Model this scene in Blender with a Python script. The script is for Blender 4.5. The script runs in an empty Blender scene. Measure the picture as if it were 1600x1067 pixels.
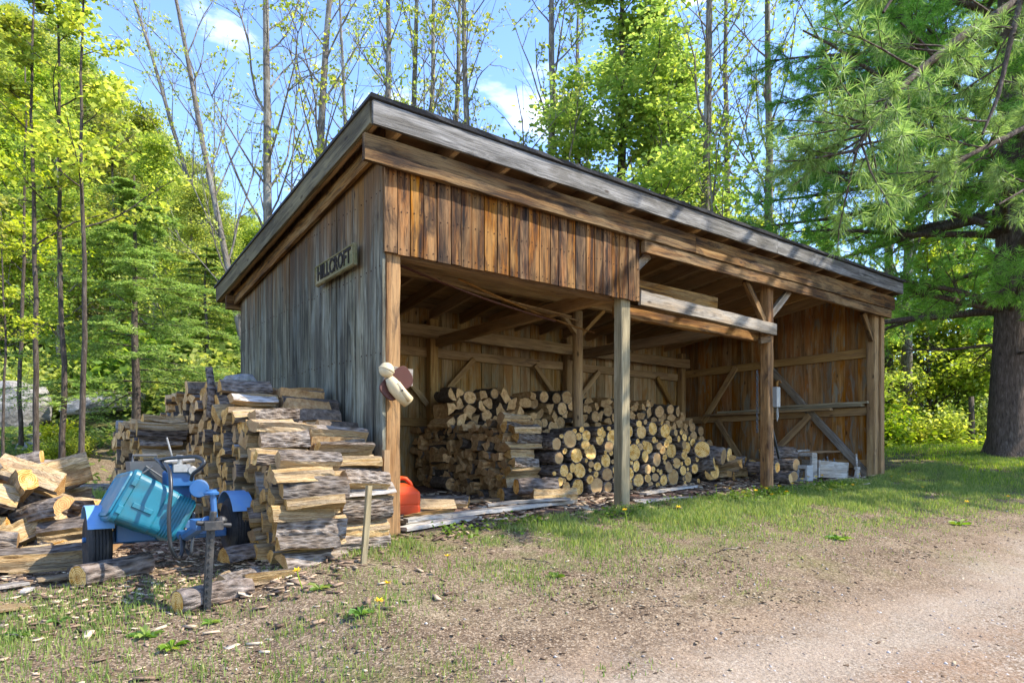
import bpy, bmesh, math, random
import numpy as np
from mathutils import Vector, Matrix, Euler, noise as mnoise

# ------------------------------------------------------------------ scene, camera, light
SC = bpy.context.scene
COL = SC.collection
RAD = math.radians
CAMX, CAMY, CAMZ, PSI = -2.294, -4.706, 0.66, RAD(38.33)
SP, CP = math.sin(PSI), math.cos(PSI)
FPX = 1057.8
cam_d = bpy.data.cameras.new('camera')
cam = bpy.data.objects.new('camera', cam_d)
COL.objects.link(cam)
cam.location = (CAMX, CAMY, CAMZ)
cam.rotation_euler = (RAD(90), 0, -PSI)
cam_d.sensor_width = 36
cam_d.lens = FPX / 1600 * 36
cam_d.shift_x = -29 / 1600
cam_d.shift_y = 169.5 / 1600
cam_d.clip_end = 900
SC.camera = cam

SUN_EL = RAD(47)
SUN_DIR = Vector((0.73, -0.68, 0)).normalized()      # horizontal, towards the sun
SUN_VEC = Vector((SUN_DIR.x * math.cos(SUN_EL), SUN_DIR.y * math.cos(SUN_EL), math.sin(SUN_EL)))
sun_d = bpy.data.lights.new('sun', 'SUN')
sun_d.energy = 2.75
sun_d.angle = RAD(0.53)
sun_d.color = (1.0, 0.93, 0.81)
sun = bpy.data.objects.new('sun', sun_d)
COL.objects.link(sun)
sun.rotation_euler = SUN_VEC.to_track_quat('Z', 'Y').to_euler()

world = bpy.data.worlds.new('World')
SC.world = world
world.use_nodes = True
wn, wl = world.node_tree.nodes, world.node_tree.links
wn.clear()
w_out = wn.new('ShaderNodeOutputWorld')
w_bg = wn.new('ShaderNodeBackground')
w_bg.inputs['Strength'].default_value = 0.15
w_sky = wn.new('ShaderNodeTexSky')
w_sky.sky_type = 'NISHITA'
w_sky.sun_disc = False
w_sky.sun_elevation = SUN_EL
w_sky.sun_rotation = math.atan2(SUN_DIR.x, SUN_DIR.y)
w_sky.air_density = 1.0
w_sky.dust_density = 0.15
w_sky.ozone_density = 2.0
w_sky.altitude = 1500
w_tc = wn.new('ShaderNodeTexCoord')
w_map = wn.new('ShaderNodeMapping')
w_map.inputs['Scale'].default_value = (1.6, 1.6, 4.2)
w_map.inputs['Location'].default_value = (2.2, 7.3, 0.1)
w_no = wn.new('ShaderNodeTexNoise')
w_no.inputs['Scale'].default_value = 2.2
w_no.inputs['Detail'].default_value = 9
w_no.inputs['Roughness'].default_value = 0.55
w_rp = wn.new('ShaderNodeValToRGB')
w_rp.color_ramp.elements[0].position = 0.57
w_rp.color_ramp.elements[1].position = 0.74
w_mx = wn.new('ShaderNodeMix')
w_mx.data_type = 'RGBA'
w_mx.inputs[7].default_value = (4.6, 4.7, 5.0, 1)
wl.new(w_tc.outputs['Generated'], w_map.inputs['Vector'])
wl.new(w_map.outputs['Vector'], w_no.inputs['Vector'])
wl.new(w_no.outputs['Fac'], w_rp.inputs['Fac'])
wl.new(w_rp.outputs['Color'], w_mx.inputs[0])
w_hs = wn.new('ShaderNodeHueSaturation')
w_hs.inputs['Hue'].default_value = 0.508
w_hs.inputs['Saturation'].default_value = 1.1
w_hs.inputs['Value'].default_value = 0.98
wl.new(w_sky.outputs['Color'], w_hs.inputs['Color'])
wl.new(w_hs.outputs['Color'], w_mx.inputs[6])
wl.new(w_mx.outputs[2], w_bg.inputs['Color'])
wl.new(w_bg.outputs['Background'], w_out.inputs['Surface'])

SC.view_settings.view_transform = 'Standard'
SC.view_settings.look = 'None'
SC.view_settings.exposure = 2.0
SC.view_settings.gamma = 1
SC.cycles.use_denoising = True
SC.cycles.max_bounces = 8
SC.cycles.diffuse_bounces = 5
SC.cycles.transparent_max_bounces = 8
SC.cycles.sample_clamp_indirect = 8

# ------------------------------------------------------------------ helpers
def sst(a, b, t):
    t = np.clip((np.asarray(t, float) - a) / (b - a), 0, 1)
    return t * t * (3 - 2 * t)

def _hash(ix, iy, seed):
    h = (ix.astype(np.int64) * 374761393 + iy.astype(np.int64) * 668265263 + seed * 1442695041) & 0x7fffffff
    h = ((h ^ (h >> 13)) * 1274126177) & 0x7fffffff
    return ((h ^ (h >> 16)) & 0xffff) / 65535.0

def vn(x, y, s, seed=0):
    x = np.asarray(x, float) * s + 517.3
    y = np.asarray(y, float) * s + 911.7
    ix, iy = np.floor(x), np.floor(y)
    fx, fy = x - ix, y - iy
    fx, fy = fx * fx * (3 - 2 * fx), fy * fy * (3 - 2 * fy)
    a, b = _hash(ix, iy, seed), _hash(ix + 1, iy, seed)
    c, d = _hash(ix, iy + 1, seed), _hash(ix + 1, iy + 1, seed)
    return (a * (1 - fx) + b * fx) * (1 - fy) + (c * (1 - fx) + d * fx) * fy

def fbm(x, y, s, seed=0, n=4):
    r, a, t = 0, 1, 0
    for k in range(n):
        r = r + a * vn(x, y, s * 2 ** k, seed + k)
        t += a
        a *= 0.5
    return r / t

def to_cam(x, y):
    a, b = np.asarray(x, float) - CAMX, np.asarray(y, float) - CAMY
    return a * CP - b * SP, a * SP + b * CP

def from_cam(X, Z):
    return CAMX + Z * SP + X * CP, CAMY + Z * CP - X * SP

def gz(x, y, fine=True):
    """height of the ground"""
    x, y = np.asarray(x, float), np.asarray(y, float)
    X, Z = to_cam(x, y)
    z = 0.03 * np.clip(x, -3, 12)
    z = z + 0.09 * np.clip(y, -6.5, 0) + 0.028 * np.clip(y, 0, 4)
    z = z + 0.24 * sst(7.5, 11.5, x) - 0.085 * sst(-0.55, -1.35, x) * sst(2.2, 0.6, y) - 0.05 * sst(-0.9, -1.4, x) * sst(0.2, -0.6, y)
    z = z + np.minimum(0.20 * np.clip(Z - 8.2, 0, None), 2.6) * sst(-3.0, -7.5, X)
    z = z + 0.50 * np.clip(Z - 13, 0, 27) * sst(-12, -30, X)
    if fine:
        out = 1 - sst(0.2, 0.0, np.maximum(np.maximum(-x, x - 8.1), np.maximum(-y, y - 3.8)))
        z = z + 0.05 * (fbm(x, y, 0.7, 3) - 0.5) + 0.03 * (fbm(x, y, 3.1, 9) - 0.5)
        far = sst(9, 16, Z)
        z = z + far * 0.7 * (fbm(x, y, 0.35, 21) - 0.5)
        z = z - 0.03 * np.exp(-((y + 3.13) / 0.35) ** 2) - 0.03 * np.exp(-((y + 4.57) / 0.35) ** 2)
    return z

def G(x, y):
    return float(gz(x, y))

def at(px, Z, z=None):
    """world point on the ground (or at height z) for a direction and a distance"""
    x, y = from_cam((px - 829) / FPX * Z, Z)
    return Vector((x, y, G(x, y) if z is None else z))

def tag(o, label=None, cat=None, group=None, kind=None):
    if label: o['label'] = label
    if cat: o['category'] = cat
    if group: o['group'] = group
    if kind: o['kind'] = kind
    return o

def empty(name, loc=(0, 0, 0), rz=0):
    o = bpy.data.objects.new(name, None)
    o.location = loc
    o.rotation_euler = (0, 0, rz)
    o.empty_display_size = 0.1
    COL.objects.link(o)
    return o

class MB:
    """collects geometry for ONE mesh object"""
    def __init__(s):
        s.v, s.f, s.m, s.n = [], [], [], 0
    def add(s, verts, faces, mat=0):
        b = s.n
        s.v.extend([tuple(p) for p in verts])
        s.f.extend([tuple(i + b for i in f) for f in faces])
        s.m.extend(mat if isinstance(mat, list) else [mat] * len(faces))
        s.n += len(verts)
    def box(s, c, size, M=None, mat=0):
        hx, hy, hz = size[0] / 2, size[1] / 2, size[2] / 2
        p = [Vector((x, y, z)) for x in (-hx, hx) for y in (-hy, hy) for z in (-hz, hz)]
        if M is not None:
            p = [M @ q for q in p]
        c = Vector(c)
        p = [q + c for q in p]
        s.add(p, [(0, 1, 3, 2), (4, 6, 7, 5), (0, 4, 5, 1), (2, 3, 7, 6), (0, 2, 6, 4), (1, 5, 7, 3)], mat)
    def tube(s, pts, rads, n=8, mat=0, cap=True):
        pts = [Vector(p) for p in pts]
        k = len(pts)
        if not hasattr(rads, '__len__'):
            rads = [rads] * k
        vs, fs = [], []
        t = (pts[1] - pts[0]).normalized()
        u = t.orthogonal().normalized()
        for i in range(k):
            t = (pts[min(i + 1, k - 1)] - pts[max(i - 1, 0)])
            t = t.normalized() if t.length > 1e-9 else Vector((0, 0, 1))
            u = (u - t * u.dot(t))
            u = u.normalized() if u.length > 1e-6 else t.orthogonal().normalized()
            w = t.cross(u)
            for j in range(n):
                a = 2 * math.pi * j / n
                vs.append(pts[i] + (u * math.cos(a) + w * math.sin(a)) * rads[i])
        for i in range(k - 1):
            for j in range(n):
                j2 = (j + 1) % n
                fs.append((i * n + j, i * n + j2, (i + 1) * n + j2, (i + 1) * n + j))
        if cap:
            fs.append(tuple(range(n - 1, -1, -1)))
            fs.append(tuple((k - 1) * n + j for j in range(n)))
        s.add(vs, fs, mat)
    def lathe(s, prof, n=20, M=None, mat=0):
        """profile [(radius, height)] round local Z"""
        vs, fs = [], []
        for r, h in prof:
            for j in range(n):
                a = 2 * math.pi * j / n
                p = Vector((r * math.cos(a), r * math.sin(a), h))
                vs.append(M @ p if M is not None else p)
        for i in range(len(prof) - 1):
            for j in range(n):
                j2 = (j + 1) % n
                fs.append((i * n + j, i * n + j2, (i + 1) * n + j2, (i + 1) * n + j))
        fs.append(tuple(range(n - 1, -1, -1)))
        fs.append(tuple((len(prof) - 1) * n + j for j in range(n)))
        s.add(vs, fs, mat)
    def prism(s, poly, h, M=None, mat=0):
        """polygon in local XY, extruded along Z by h"""
        n = len(poly)
        vs = [Vector((p[0], p[1], 0)) for p in poly] + [Vector((p[0], p[1], h)) for p in poly]
        if M is not None:
            vs = [M @ q for q in vs]
        fs = [tuple(range(n - 1, -1, -1)), tuple(range(n, 2 * n))]
        fs += [(i, (i + 1) % n, n + (i + 1) % n, n + i) for i in range(n)]
        s.add(vs, fs, mat)
    def mesh(s, name, mats, smooth=False):
        me = bpy.data.meshes.new(name)
        me.from_pydata(s.v, [], s.f)
        for m in (mats if isinstance(mats, (list, tuple)) else [mats]):
            me.materials.append(m)
        me.polygons.foreach_set('material_index', s.m)
        if smooth:
            me.polygons.foreach_set('use_smooth', [True] * len(s.f))
        me.update()
        return me
    def build(s, name, mats, parent=None, smooth=False, loc=None, bevel=0, seg=1):
        me = s.mesh(name, mats, smooth)
        if bevel:
            bevel_mesh(me, bevel, seg)
        return link(name, me, parent, loc)

def bevel_mesh(me, w, seg=1, ang=30):
    bm = bmesh.new()
    bm.from_mesh(me)
    bmesh.ops.recalc_face_normals(bm, faces=bm.faces)
    es = [e for e in bm.edges if len(e.link_faces) == 2 and e.calc_face_angle(0) > RAD(ang)]
    bmesh.ops.bevel(bm, geom=es, offset=w, segments=seg, profile=0.5, affect='EDGES', clamp_overlap=True)
    bm.to_mesh(me)
    bm.free()

def link(name, me, parent=None, loc=None):
    o = bpy.data.objects.new(name, me)
    if parent is not None:
        o.parent = parent
    if loc is not None:
        o.location = loc
    COL.objects.link(o)
    return o

def raw_mesh(name, v, tris_or_quads, k, mats):
    """fast mesh from numpy arrays: v (n,3), faces (m,k)"""
    me = bpy.data.meshes.new(name)
    n, m = len(v), len(tris_or_quads)
    me.vertices.add(n)
    me.vertices.foreach_set('co', np.asarray(v, np.float32).ravel())
    me.loops.add(m * k)
    me.loops.foreach_set('vertex_index', np.asarray(tris_or_quads, np.int32).ravel())
    me.polygons.add(m)
    me.polygons.foreach_set('loop_start', np.arange(0, m * k, k, dtype=np.int32))
    me.update(calc_edges=True)
    for mt in (mats if isinstance(mats, (list, tuple)) else [mats]):
        me.materials.append(mt)
    return me

# ------------------------------------------------------------------ materials
class NT:
    def __init__(s, name):
        s.mat = bpy.data.materials.new(name)
        s.mat.use_nodes = True
        s.nt = s.mat.node_tree
        s.nt.nodes.clear()
        s.out = s.nt.nodes.new('ShaderNodeOutputMaterial')
    def node(s, t, **kw):
        n = s.nt.nodes.new(t)
        for k, v in kw.items():
            setattr(n, k, v)
        return n
    def set(s, sock, v):
        if hasattr(v, 'links') or isinstance(v, bpy.types.NodeSocket):
            s.nt.links.new(v, sock)
        elif v is not None:
            if isinstance(v, (tuple, list)) and len(v) == 3 and sock.type == 'RGBA':
                v = (*v, 1)
            sock.default_value = v
    def coord(s, kind='Object'):
        return s.node('ShaderNodeTexCoord').outputs[kind]
    def pos(s):
        return s.node('ShaderNodeNewGeometry').outputs['Position']
    def island(s):
        return s.node('ShaderNodeNewGeometry').outputs['Random Per Island']
    def objrand(s):
        return s.node('ShaderNodeObjectInfo').outputs['Random']
    def map(s, vec, scale=(1, 1, 1), loc=(0, 0, 0), rot=(0, 0, 0)):
        n = s.node('ShaderNodeMapping')
        s.set(n.inputs['Vector'], vec)
        s.set(n.inputs['Scale'], scale)
        s.set(n.inputs['Location'], loc)
        s.set(n.inputs['Rotation'], rot)
        return n.outputs[0]
    def noise(s, vec, scale=1, detail=4, rough=0.5, dist=0, col=False):
        n = s.node('ShaderNodeTexNoise')
        s.set(n.inputs['Vector'], vec)
        n.inputs['Scale'].default_value = scale
        n.inputs['Detail'].default_value = detail
        n.inputs['Roughness'].default_value = rough
        n.inputs['Distortion'].default_value = dist
        return n.outputs['Color' if col else 'Fac']
    def voro(s, vec, scale=1, feature='F1', out='Distance', rand=1):
        n = s.node('ShaderNodeTexVoronoi', feature=feature)
        s.set(n.inputs['Vector'], vec)
        n.inputs['Scale'].default_value = scale
        n.inputs['Randomness'].default_value = rand
        return n.outputs[out]
    def ramp(s, fac, stops):
        n = s.node('ShaderNodeValToRGB')
        cr = n.color_ramp
        while len(cr.elements) < len(stops):
            cr.elements.new(0.5)
        for e, (p, c) in zip(cr.elements, stops):
            e.position = p
            if not hasattr(c, '__len__'):
                c = (c, c, c)
            e.color = (*c, 1)
        s.set(n.inputs[0], fac)
        return n.outputs[0]
    def mix(s, fac, a, b, blend='MIX'):
        n = s.node('ShaderNodeMix', data_type='RGBA', blend_type=blend)
        s.set(n.inputs[0], fac)
        s.set(n.inputs[6], a)
        s.set(n.inputs[7], b)
        return n.outputs[2]
    def math(s, op, a, b=None, c=None):
        n = s.node('ShaderNodeMath', operation=op)
        s.set(n.inputs[0], a)
        if b is not None: s.set(n.inputs[1], b)
        if c is not None: s.set(n.inputs[2], c)
        return n.outputs[0]
    def mrange(s, v, a, b, c=0, d=1):
        n = s.node('ShaderNodeMapRange')
        n.clamp = True
        s.set(n.inputs[0], v)
        for i, q in enumerate((a, b, c, d)):
            n.inputs[i + 1].default_value = q
        return n.outputs[0]
    def vmul(s, a, b):
        n = s.node('ShaderNodeVectorMath', operation='MULTIPLY_ADD')
        s.set(n.inputs[0], a)
        n.inputs[1].default_value = b
        return n
    def vadd(s, a, b):
        n = s.node('ShaderNodeVectorMath', operation='ADD')
        s.set(n.inputs[0], a)
        s.set(n.inputs[1], b)
        return n.outputs[0]
    def comb(s, x=0, y=0, z=0):
        n = s.node('ShaderNodeCombineXYZ')
        for i, q in enumerate((x, y, z)):
            s.set(n.inputs[i], q)
        return n.outputs[0]
    def sep(s, v):
        n = s.node('ShaderNodeSeparateXYZ')
        s.set(n.inputs[0], v)
        return n.outputs
    def hsv(s, col, h=0.5, sat=1, val=1):
        n = s.node('ShaderNodeHueSaturation')
        s.set(n.inputs['Hue'], h)
        s.set(n.inputs['Saturation'], sat)
        s.set(n.inputs['Value'], val)
        s.set(n.inputs['Color'], col)
        return n.outputs[0]
    def bump(s, h, strength=0.3, dist=0.01):
        n = s.node('ShaderNodeBump')
        n.inputs['Strength'].default_value = strength
        n.inputs['Distance'].default_value = dist
        s.set(n.inputs['Height'], h)
        return n.outputs[0]
    def bsdf(s, col, rough=0.8, spec=0.3, metal=0, normal=None):
        n = s.node('ShaderNodeBsdfPrincipled')
        s.set(n.inputs['Base Color'], col)
        s.set(n.inputs['Roughness'], rough)
        s.set(n.inputs['Metallic'], metal)
        n.inputs['Specular IOR Level'].default_value = spec
        if normal is not None:
            s.set(n.inputs['Normal'], normal)
        s.nt.links.new(n.outputs[0], s.out.inputs[0])
        return s.mat

def wood(name, stops, axis='X', patch=None, patch2=None, val=(0.65, 1.3), crack=0.75, bump=0.5, grain=16, knots=True, per_island=True, zfade=None):
    """weathered timber, grain along one local axis; every plank (island) differs"""
    n = NT(name)
    co = n.coord()
    rnd = n.island() if per_island else n.objrand()
    orr = n.objrand()
    seed = n.math('ADD', n.math('MULTIPLY', rnd, 61.7), n.math('MULTIPLY', orr, 173.3))
    off = n.comb(seed, n.math('MULTIPLY', seed, 1.7), n.math('MULTIPLY', seed, 0.6))
    v = n.vadd(co, off)
    ai = 'XYZ'.index(axis)
    def sc(across, along):
        q = [across] * 3
        q[ai] = along
        return tuple(q)
    warp = n.noise(n.map(v, sc(3.0, 1.6)), 1, 2, 0.5, col=True)
    vw = n.vadd(v, n.map(warp, (0.05, 0.05, 0.05)))
    g1 = n.noise(n.map(vw, sc(grain, 0.9)), 1, 7, 0.68, 0.4)
    base = n.ramp(g1, stops)
    if patch:
        f = n.ramp(n.noise(n.map(v, sc(7, 1.3)), 1, 5, 0.6, 0.6), [(0.46, 0), (0.62, 1)])
        base = n.mix(f, base, n.mix(0.75, base, patch))
    if patch2:
        f = n.ramp(n.noise(n.map(v, sc(9, 2.1), (4, 9, 2)), 1, 5, 0.65, 0.8), [(0.52, 0), (0.66, 1)])
        base = n.mix(f, base, n.mix(0.8, base, patch2))
    if zfade:
        z0, z1, col = zfade
        zz = n.sep(co)[2]
        jit = n.noise(n.map(v, sc(9, 0.35)), 1, 4, 0.6)
        t = n.mrange(n.math('ADD', zz, n.math('MULTIPLY', jit, 2.2)), z0 + 1.1, z1 + 1.1)
        base = n.mix(t, base, n.mix(n.math('MULTIPLY', g1, 1.2), (0.02, 0.017, 0.014), col))
    fine = n.noise(n.map(vw, sc(95, 2.2)), 1, 5, 0.7)
    cr = n.ramp(fine, [(0.30, 1 - crack), (0.52, 1)])
    base = n.mix(1, base, cr, 'MULTIPLY')
    if knots:
        kn = n.voro(n.map(vw, sc(7, 2.6)), 1)
        kf = n.ramp(kn, [(0.05, 1), (0.12, 0)])
        base = n.mix(n.math('MULTIPLY', kf, 0.8), base, (0.025, 0.014, 0.008))
    vv = n.mrange(rnd, 0, 1, val[0], val[1])
    base = n.hsv(base, 0.5, n.mrange(n.math('FRACT', n.math('MULTIPLY', rnd, 7.3)), 0, 1, 0.98, 1.22), vv)
    h = n.math('ADD', n.math('MULTIPLY', fine, 0.5), n.math('MULTIPLY', g1, 0.6))
    return n.bsdf(base, 0.82, 0.22, normal=n.bump(h, bump, 0.012))

def plain(name, col, rough=0.5, spec=0.4, metal=0, var=0.15, scale=12, bump=0.05, dirt=None):
    n = NT(name)
    co = n.coord()
    f = n.noise(co, scale, 5, 0.6)
    c = n.hsv(col, 0.5, 1, n.mrange(f, 0.25, 0.75, 1 - var, 1 + var))
    if dirt:
        d = n.ramp(n.noise(co, 4.5, 6, 0.65, 0.5), [(0.5, 0), (0.68, 1)])
        c = n.mix(n.math('MULTIPLY', d, 0.75), c, dirt)
    return n.bsdf(c, n.mrange(f, 0.3, 0.7, rough * 0.85, min(1, rough * 1.2)), spec, metal, n.bump(f, bump, 0.01))

M = {}
M['siding'] = wood('siding_wood', [(0.37, (0.009, 0.005, 0.004)), (0.47, (0.06, 0.025, 0.010)), (0.57, (0.22, 0.090, 0.028)), (0.71, (0.40, 0.205, 0.078))],
                   'Z', (0.34, 0.20, 0.095), (0.016, 0.009, 0.007), (0.58, 1.08), 0.85, 0.6, 19)
M['grey_wall'] = wood('grey_wall_wood', [(0.38, (0.016, 0.014, 0.009)), (0.5, (0.115, 0.106, 0.072)), (0.64, (0.28, 0.262, 0.195))],
                      'Z', (0.085, 0.074, 0.055), (0.18, 0.185, 0.15), (0.55, 1.35), 0.6, 0.5, 17, True, True, (2.0, 2.75, (0.20, 0.105, 0.038)))
M['inner_wall'] = wood('inner_wall_wood', [(0.28, (0.17, 0.108, 0.055)), (0.5, (0.40, 0.275, 0.145)), (0.72, (0.56, 0.42, 0.24))],
                       'Z', (0.34, 0.17, 0.06), (0.34, 0.31, 0.21), (0.6, 1.2), 0.5, 0.35, 12)
M['side_wall'] = wood('side_wall_wood', [(0.30, (0.08, 0.042, 0.02)), (0.5, (0.29, 0.165, 0.08)), (0.72, (0.46, 0.31, 0.17))],
                      'Z', (0.30, 0.115, 0.035), (0.22, 0.22, 0.18), (0.55, 1.3), 0.5, 0.35, 12)
M['beam'] = wood('beam_wood', [(0.33, (0.014, 0.009, 0.006)), (0.45, (0.085, 0.042, 0.017)), (0.57, (0.23, 0.118, 0.042)), (0.72, (0.37, 0.235, 0.105))],
                 'X', (0.30, 0.20, 0.10), (0.022, 0.014, 0.010), (0.62, 0.9), 0.75, 0.6, 17, True, False)
M['beam_grey'] = wood('grey_beam_wood', [(0.28, (0.10, 0.08, 0.06)), (0.5, (0.23, 0.20, 0.165)), (0.72, (0.38, 0.345, 0.30))],
                      'X', (0.28, 0.21, 0.14), (0.10, 0.085, 0.07), (0.85, 1.15), 0.6, 0.45, 15, True, False)
M['fascia'] = wood('fascia_wood', [(0.30, (0.045, 0.042, 0.038)), (0.5, (0.165, 0.158, 0.148)), (0.70, (0.30, 0.29, 0.275))],
                   'X', (0.09, 0.082, 0.07), (0.26, 0.25, 0.235), (0.9, 1.1), 0.8, 0.6, 14, True, False)
M['rake'] = wood('rake_wood', [(0.28, (0.032, 0.025, 0.015)), (0.5, (0.10, 0.083, 0.05)), (0.72, (0.19, 0.165, 0.105))],
                 'X', (0.20, 0.17, 0.10), (0.05, 0.04, 0.03), (0.9, 1.1), 0.6, 0.4, 13, True, False)
M['rafter'] = wood('rafter_wood', [(0.25, (0.15, 0.085, 0.042)), (0.5, (0.33, 0.205, 0.105)), (0.75, (0.47, 0.32, 0.175))],
                   'X', (0.27, 0.19, 0.11), None, (0.75, 1.2), 0.4, 0.3, 10, False, False)
M['deck'] = wood('deck_wood', [(0.25, (0.12, 0.075, 0.042)), (0.5, (0.28, 0.18, 0.10)), (0.75, (0.42, 0.29, 0.17))],
                 'X', (0.22, 0.16, 0.10), None, (0.7, 1.25), 0.4, 0.3, 10)
M['inner_beam'] = wood('inner_beam_wood', [(0.28, (0.14, 0.08, 0.037)), (0.5, (0.36, 0.235, 0.115)), (0.72, (0.52, 0.37, 0.20))],
                       'X', (0.32, 0.2, 0.1), (0.2, 0.13, 0.08), (0.85, 1.2), 0.45, 0.35, 11, True, False)
M['post_orange'] = wood('orange_post_wood', [(0.30, (0.03, 0.015, 0.007)), (0.43, (0.13, 0.058, 0.02)), (0.57, (0.26, 0.13, 0.044)), (0.75, (0.38, 0.23, 0.10))],
                        'X', (0.34, 0.20, 0.085), (0.05, 0.03, 0.02), (0.9, 1.1), 0.6, 0.45, 13, True, False)
M['post_grey'] = wood('grey_post_wood', [(0.28, (0.13, 0.10, 0.055)), (0.5, (0.30, 0.245, 0.15)), (0.72, (0.46, 0.395, 0.27))],
                      'X', (0.20, 0.165, 0.10), None, (0.9, 1.1), 0.5, 0.4, 13, True, False)
M['board'] = wood('weathered_board_wood', [(0.25, (0.24, 0.22, 0.19)), (0.5, (0.42, 0.39, 0.345)), (0.75, (0.60, 0.575, 0.53))],
                  'X', (0.34, 0.27, 0.20), (0.18, 0.15, 0.12), (0.75, 1.15), 0.65, 0.5, 13, True, False)
M['nail'] = plain('rusty_nail', (0.05, 0.022, 0.012), 0.8, 0.3, 0.3, 0.3, 60)
M['roofing'] = plain('roof_felt', (0.045, 0.045, 0.047), 0.9, 0.2, 0, 0.4, 40, 0.4)

# ------------------------------------------------------------------ ground
def ground_mat():
    n = NT('ground_soil')
    p = n.pos()
    xyz = n.sep(p)
    big = n.noise(p, 0.55, 5, 0.6)
    mid = n.noise(p, 3.3, 6, 0.65)
    fine = n.noise(p, 38, 5, 0.7)
    grit = n.voro(p, 95, 'F1', 'Color')
    grit_v = n.sep(grit)[0]
    dirt = n.ramp(n.math('ADD', n.math('MULTIPLY', mid, 0.6), n.math('MULTIPLY', fine, 0.4)),
                  [(0.36, (0.08, 0.053, 0.032)), (0.46, (0.20, 0.14, 0.087)), (0.56, (0.285, 0.21, 0.135)), (0.68, (0.40, 0.31, 0.21))])
    litter = n.ramp(fine, [(0.33, (0.05, 0.032, 0.02)), (0.5, (0.15, 0.10, 0.06)), (0.64, (0.31, 0.225, 0.145))])
    lf = n.ramp(n.noise(p, 1.4, 5, 0.7, 0.6), [(0.44, 0), (0.58, 1)])
    soil = n.mix(n.math('MULTIPLY', lf, 0.55), dirt, litter)
    clod = n.voro(n.vadd(p, n.map(n.noise(p, 30, 3, 0.6, col=True), (0.03, 0.03, 0.03))), 42)
    soil = n.mix(n.ramp(clod, [(0.25, 0), (0.65, 0.55)]), soil, (0.085, 0.057, 0.036))
    bits = n.voro(p, 130, 'F1', 'Color')
    soil = n.mix(n.ramp(n.sep(bits)[1], [(0.80, 0), (0.86, 0.7)]), soil, (0.42, 0.33, 0.23))
    soil = n.mix(n.ramp(n.sep(bits)[0], [(0.80, 0), (0.86, 0.8)]), soil, (0.045, 0.03, 0.02))
    moss = n.ramp(n.noise(p, 1.1, 6, 0.7, 0.4), [(0.54, 0), (0.66, 1)])
    soil = n.mix(n.math('MULTIPLY', moss, n.math('MULTIPLY', fine, 0.8)), soil, (0.15, 0.15, 0.04))
    # the drive: paler compacted gravel, palest in the wheel tracks
    yj = n.math('ADD', xyz[1], n.math('MULTIPLY', n.math('SUBTRACT', n.noise(p, 0.9, 5, 0.65), 0.5), 1.5))
    road = n.mrange(yj, -2.4, -3.1)
    tr = n.math('ABSOLUTE', n.math('SUBTRACT', n.math('ABSOLUTE', n.math('ADD', yj, 3.85)), 0.72))
    track = n.mrange(tr, 0.5, 0.1)
    gravel = n.ramp(grit_v, [(0.0, (0.155, 0.105, 0.065)), (0.35, (0.24, 0.175, 0.12)), (0.7, (0.315, 0.245, 0.18)), (1.0, (0.42, 0.35, 0.28))])
    gravel = n.mix(n.math('MULTIPLY', n.ramp(mid, [(.4, 0), (.6, 1)]), 0.6), gravel, (0.27, 0.17, 0.105))
    pale = n.mix(0.6, gravel, (0.375, 0.315, 0.245))
    gravel = n.mix(n.math('MULTIPLY', track, 0.85), gravel, pale)
    gravel = n.mix(1, gravel, n.ramp(n.noise(p, 75, 3, 0.8), [(0.32, 0.55), (0.55, 1.05)]), 'MULTIPLY')
    col = n.mix(n.math('MULTIPLY', road, 0.9), soil, gravel)
    # low moss and clover close to the ground
    gx = n.math('MULTIPLY', n.mrange(xyz[1], -2.2, -0.6), n.mrange(xyz[0], -1.2, 0.6))
    gn = n.ramp(n.noise(p, 2.1, 6, 0.7, 0.3), [(0.46, 0), (0.58, 1)])
    green = n.ramp(fine, [(0.35, (0.035, 0.055, 0.012)), (0.6, (0.13, 0.18, 0.035))])
    col = n.mix(n.math('MULTIPLY', n.math('MULTIPLY', gx, gn), 0.55), col, green)
    # forest floor behind
    X = n.math('ADD', n.math('MULTIPLY', xyz[0], SP), n.math('MULTIPLY', xyz[1], CP))
    woods = n.mrange(X, 5.2, 7.5)
    inshed = n.math('MULTIPLY', n.math('MULTIPLY', n.mrange(xyz[0], -0.3, 0.1), n.mrange(xyz[0], 8.3, 8.0)), n.mrange(xyz[1], 0.0, 0.3))
    inshed = n.math('MULTIPLY', inshed, n.mrange(xyz[1], 4.0, 3.7))
    ff = n.ramp(n.noise(p, 5, 6, 0.7), [(0.35, (0.05, 0.042, 0.022)), (0.5, (0.13, 0.12, 0.045)), (0.62, (0.20, 0.19, 0.07)), (0.8, (0.30, 0.25, 0.16))])
    col = n.mix(n.math('MULTIPLY', woods, n.math('SUBTRACT', 1, inshed)), col, ff)
    bark = n.ramp(fine, [(0.3, (0.05, 0.03, 0.022)), (0.5, (0.14, 0.085, 0.062)), (0.68, (0.30, 0.20, 0.15))])
    col = n.mix(inshed, col, bark)
    h = n.math('ADD', n.math('MULTIPLY', fine, 0.7), n.math('MULTIPLY', grit_v, 0.5))
    return n.bsdf(col, 0.95, 0.12, normal=n.bump(n.math('ADD', h, n.math('MULTIPLY', mid, 0.8)), 0.75, 0.03))
M['ground'] = ground_mat()

def axis_vals(a, b, st, far_a, far_b):
    mid = np.arange(a, b + st / 2, st)
    lo, hi, s = [], [], st
    q = a
    while q > far_a:
        s *= 1.16
        q -= s
        lo.append(q)
    q, s = b, st
    while q < far_b:
        s *= 1.16
        q += s
        hi.append(q)
    return np.array(lo[::-1] + list(mid) + hi)

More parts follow.
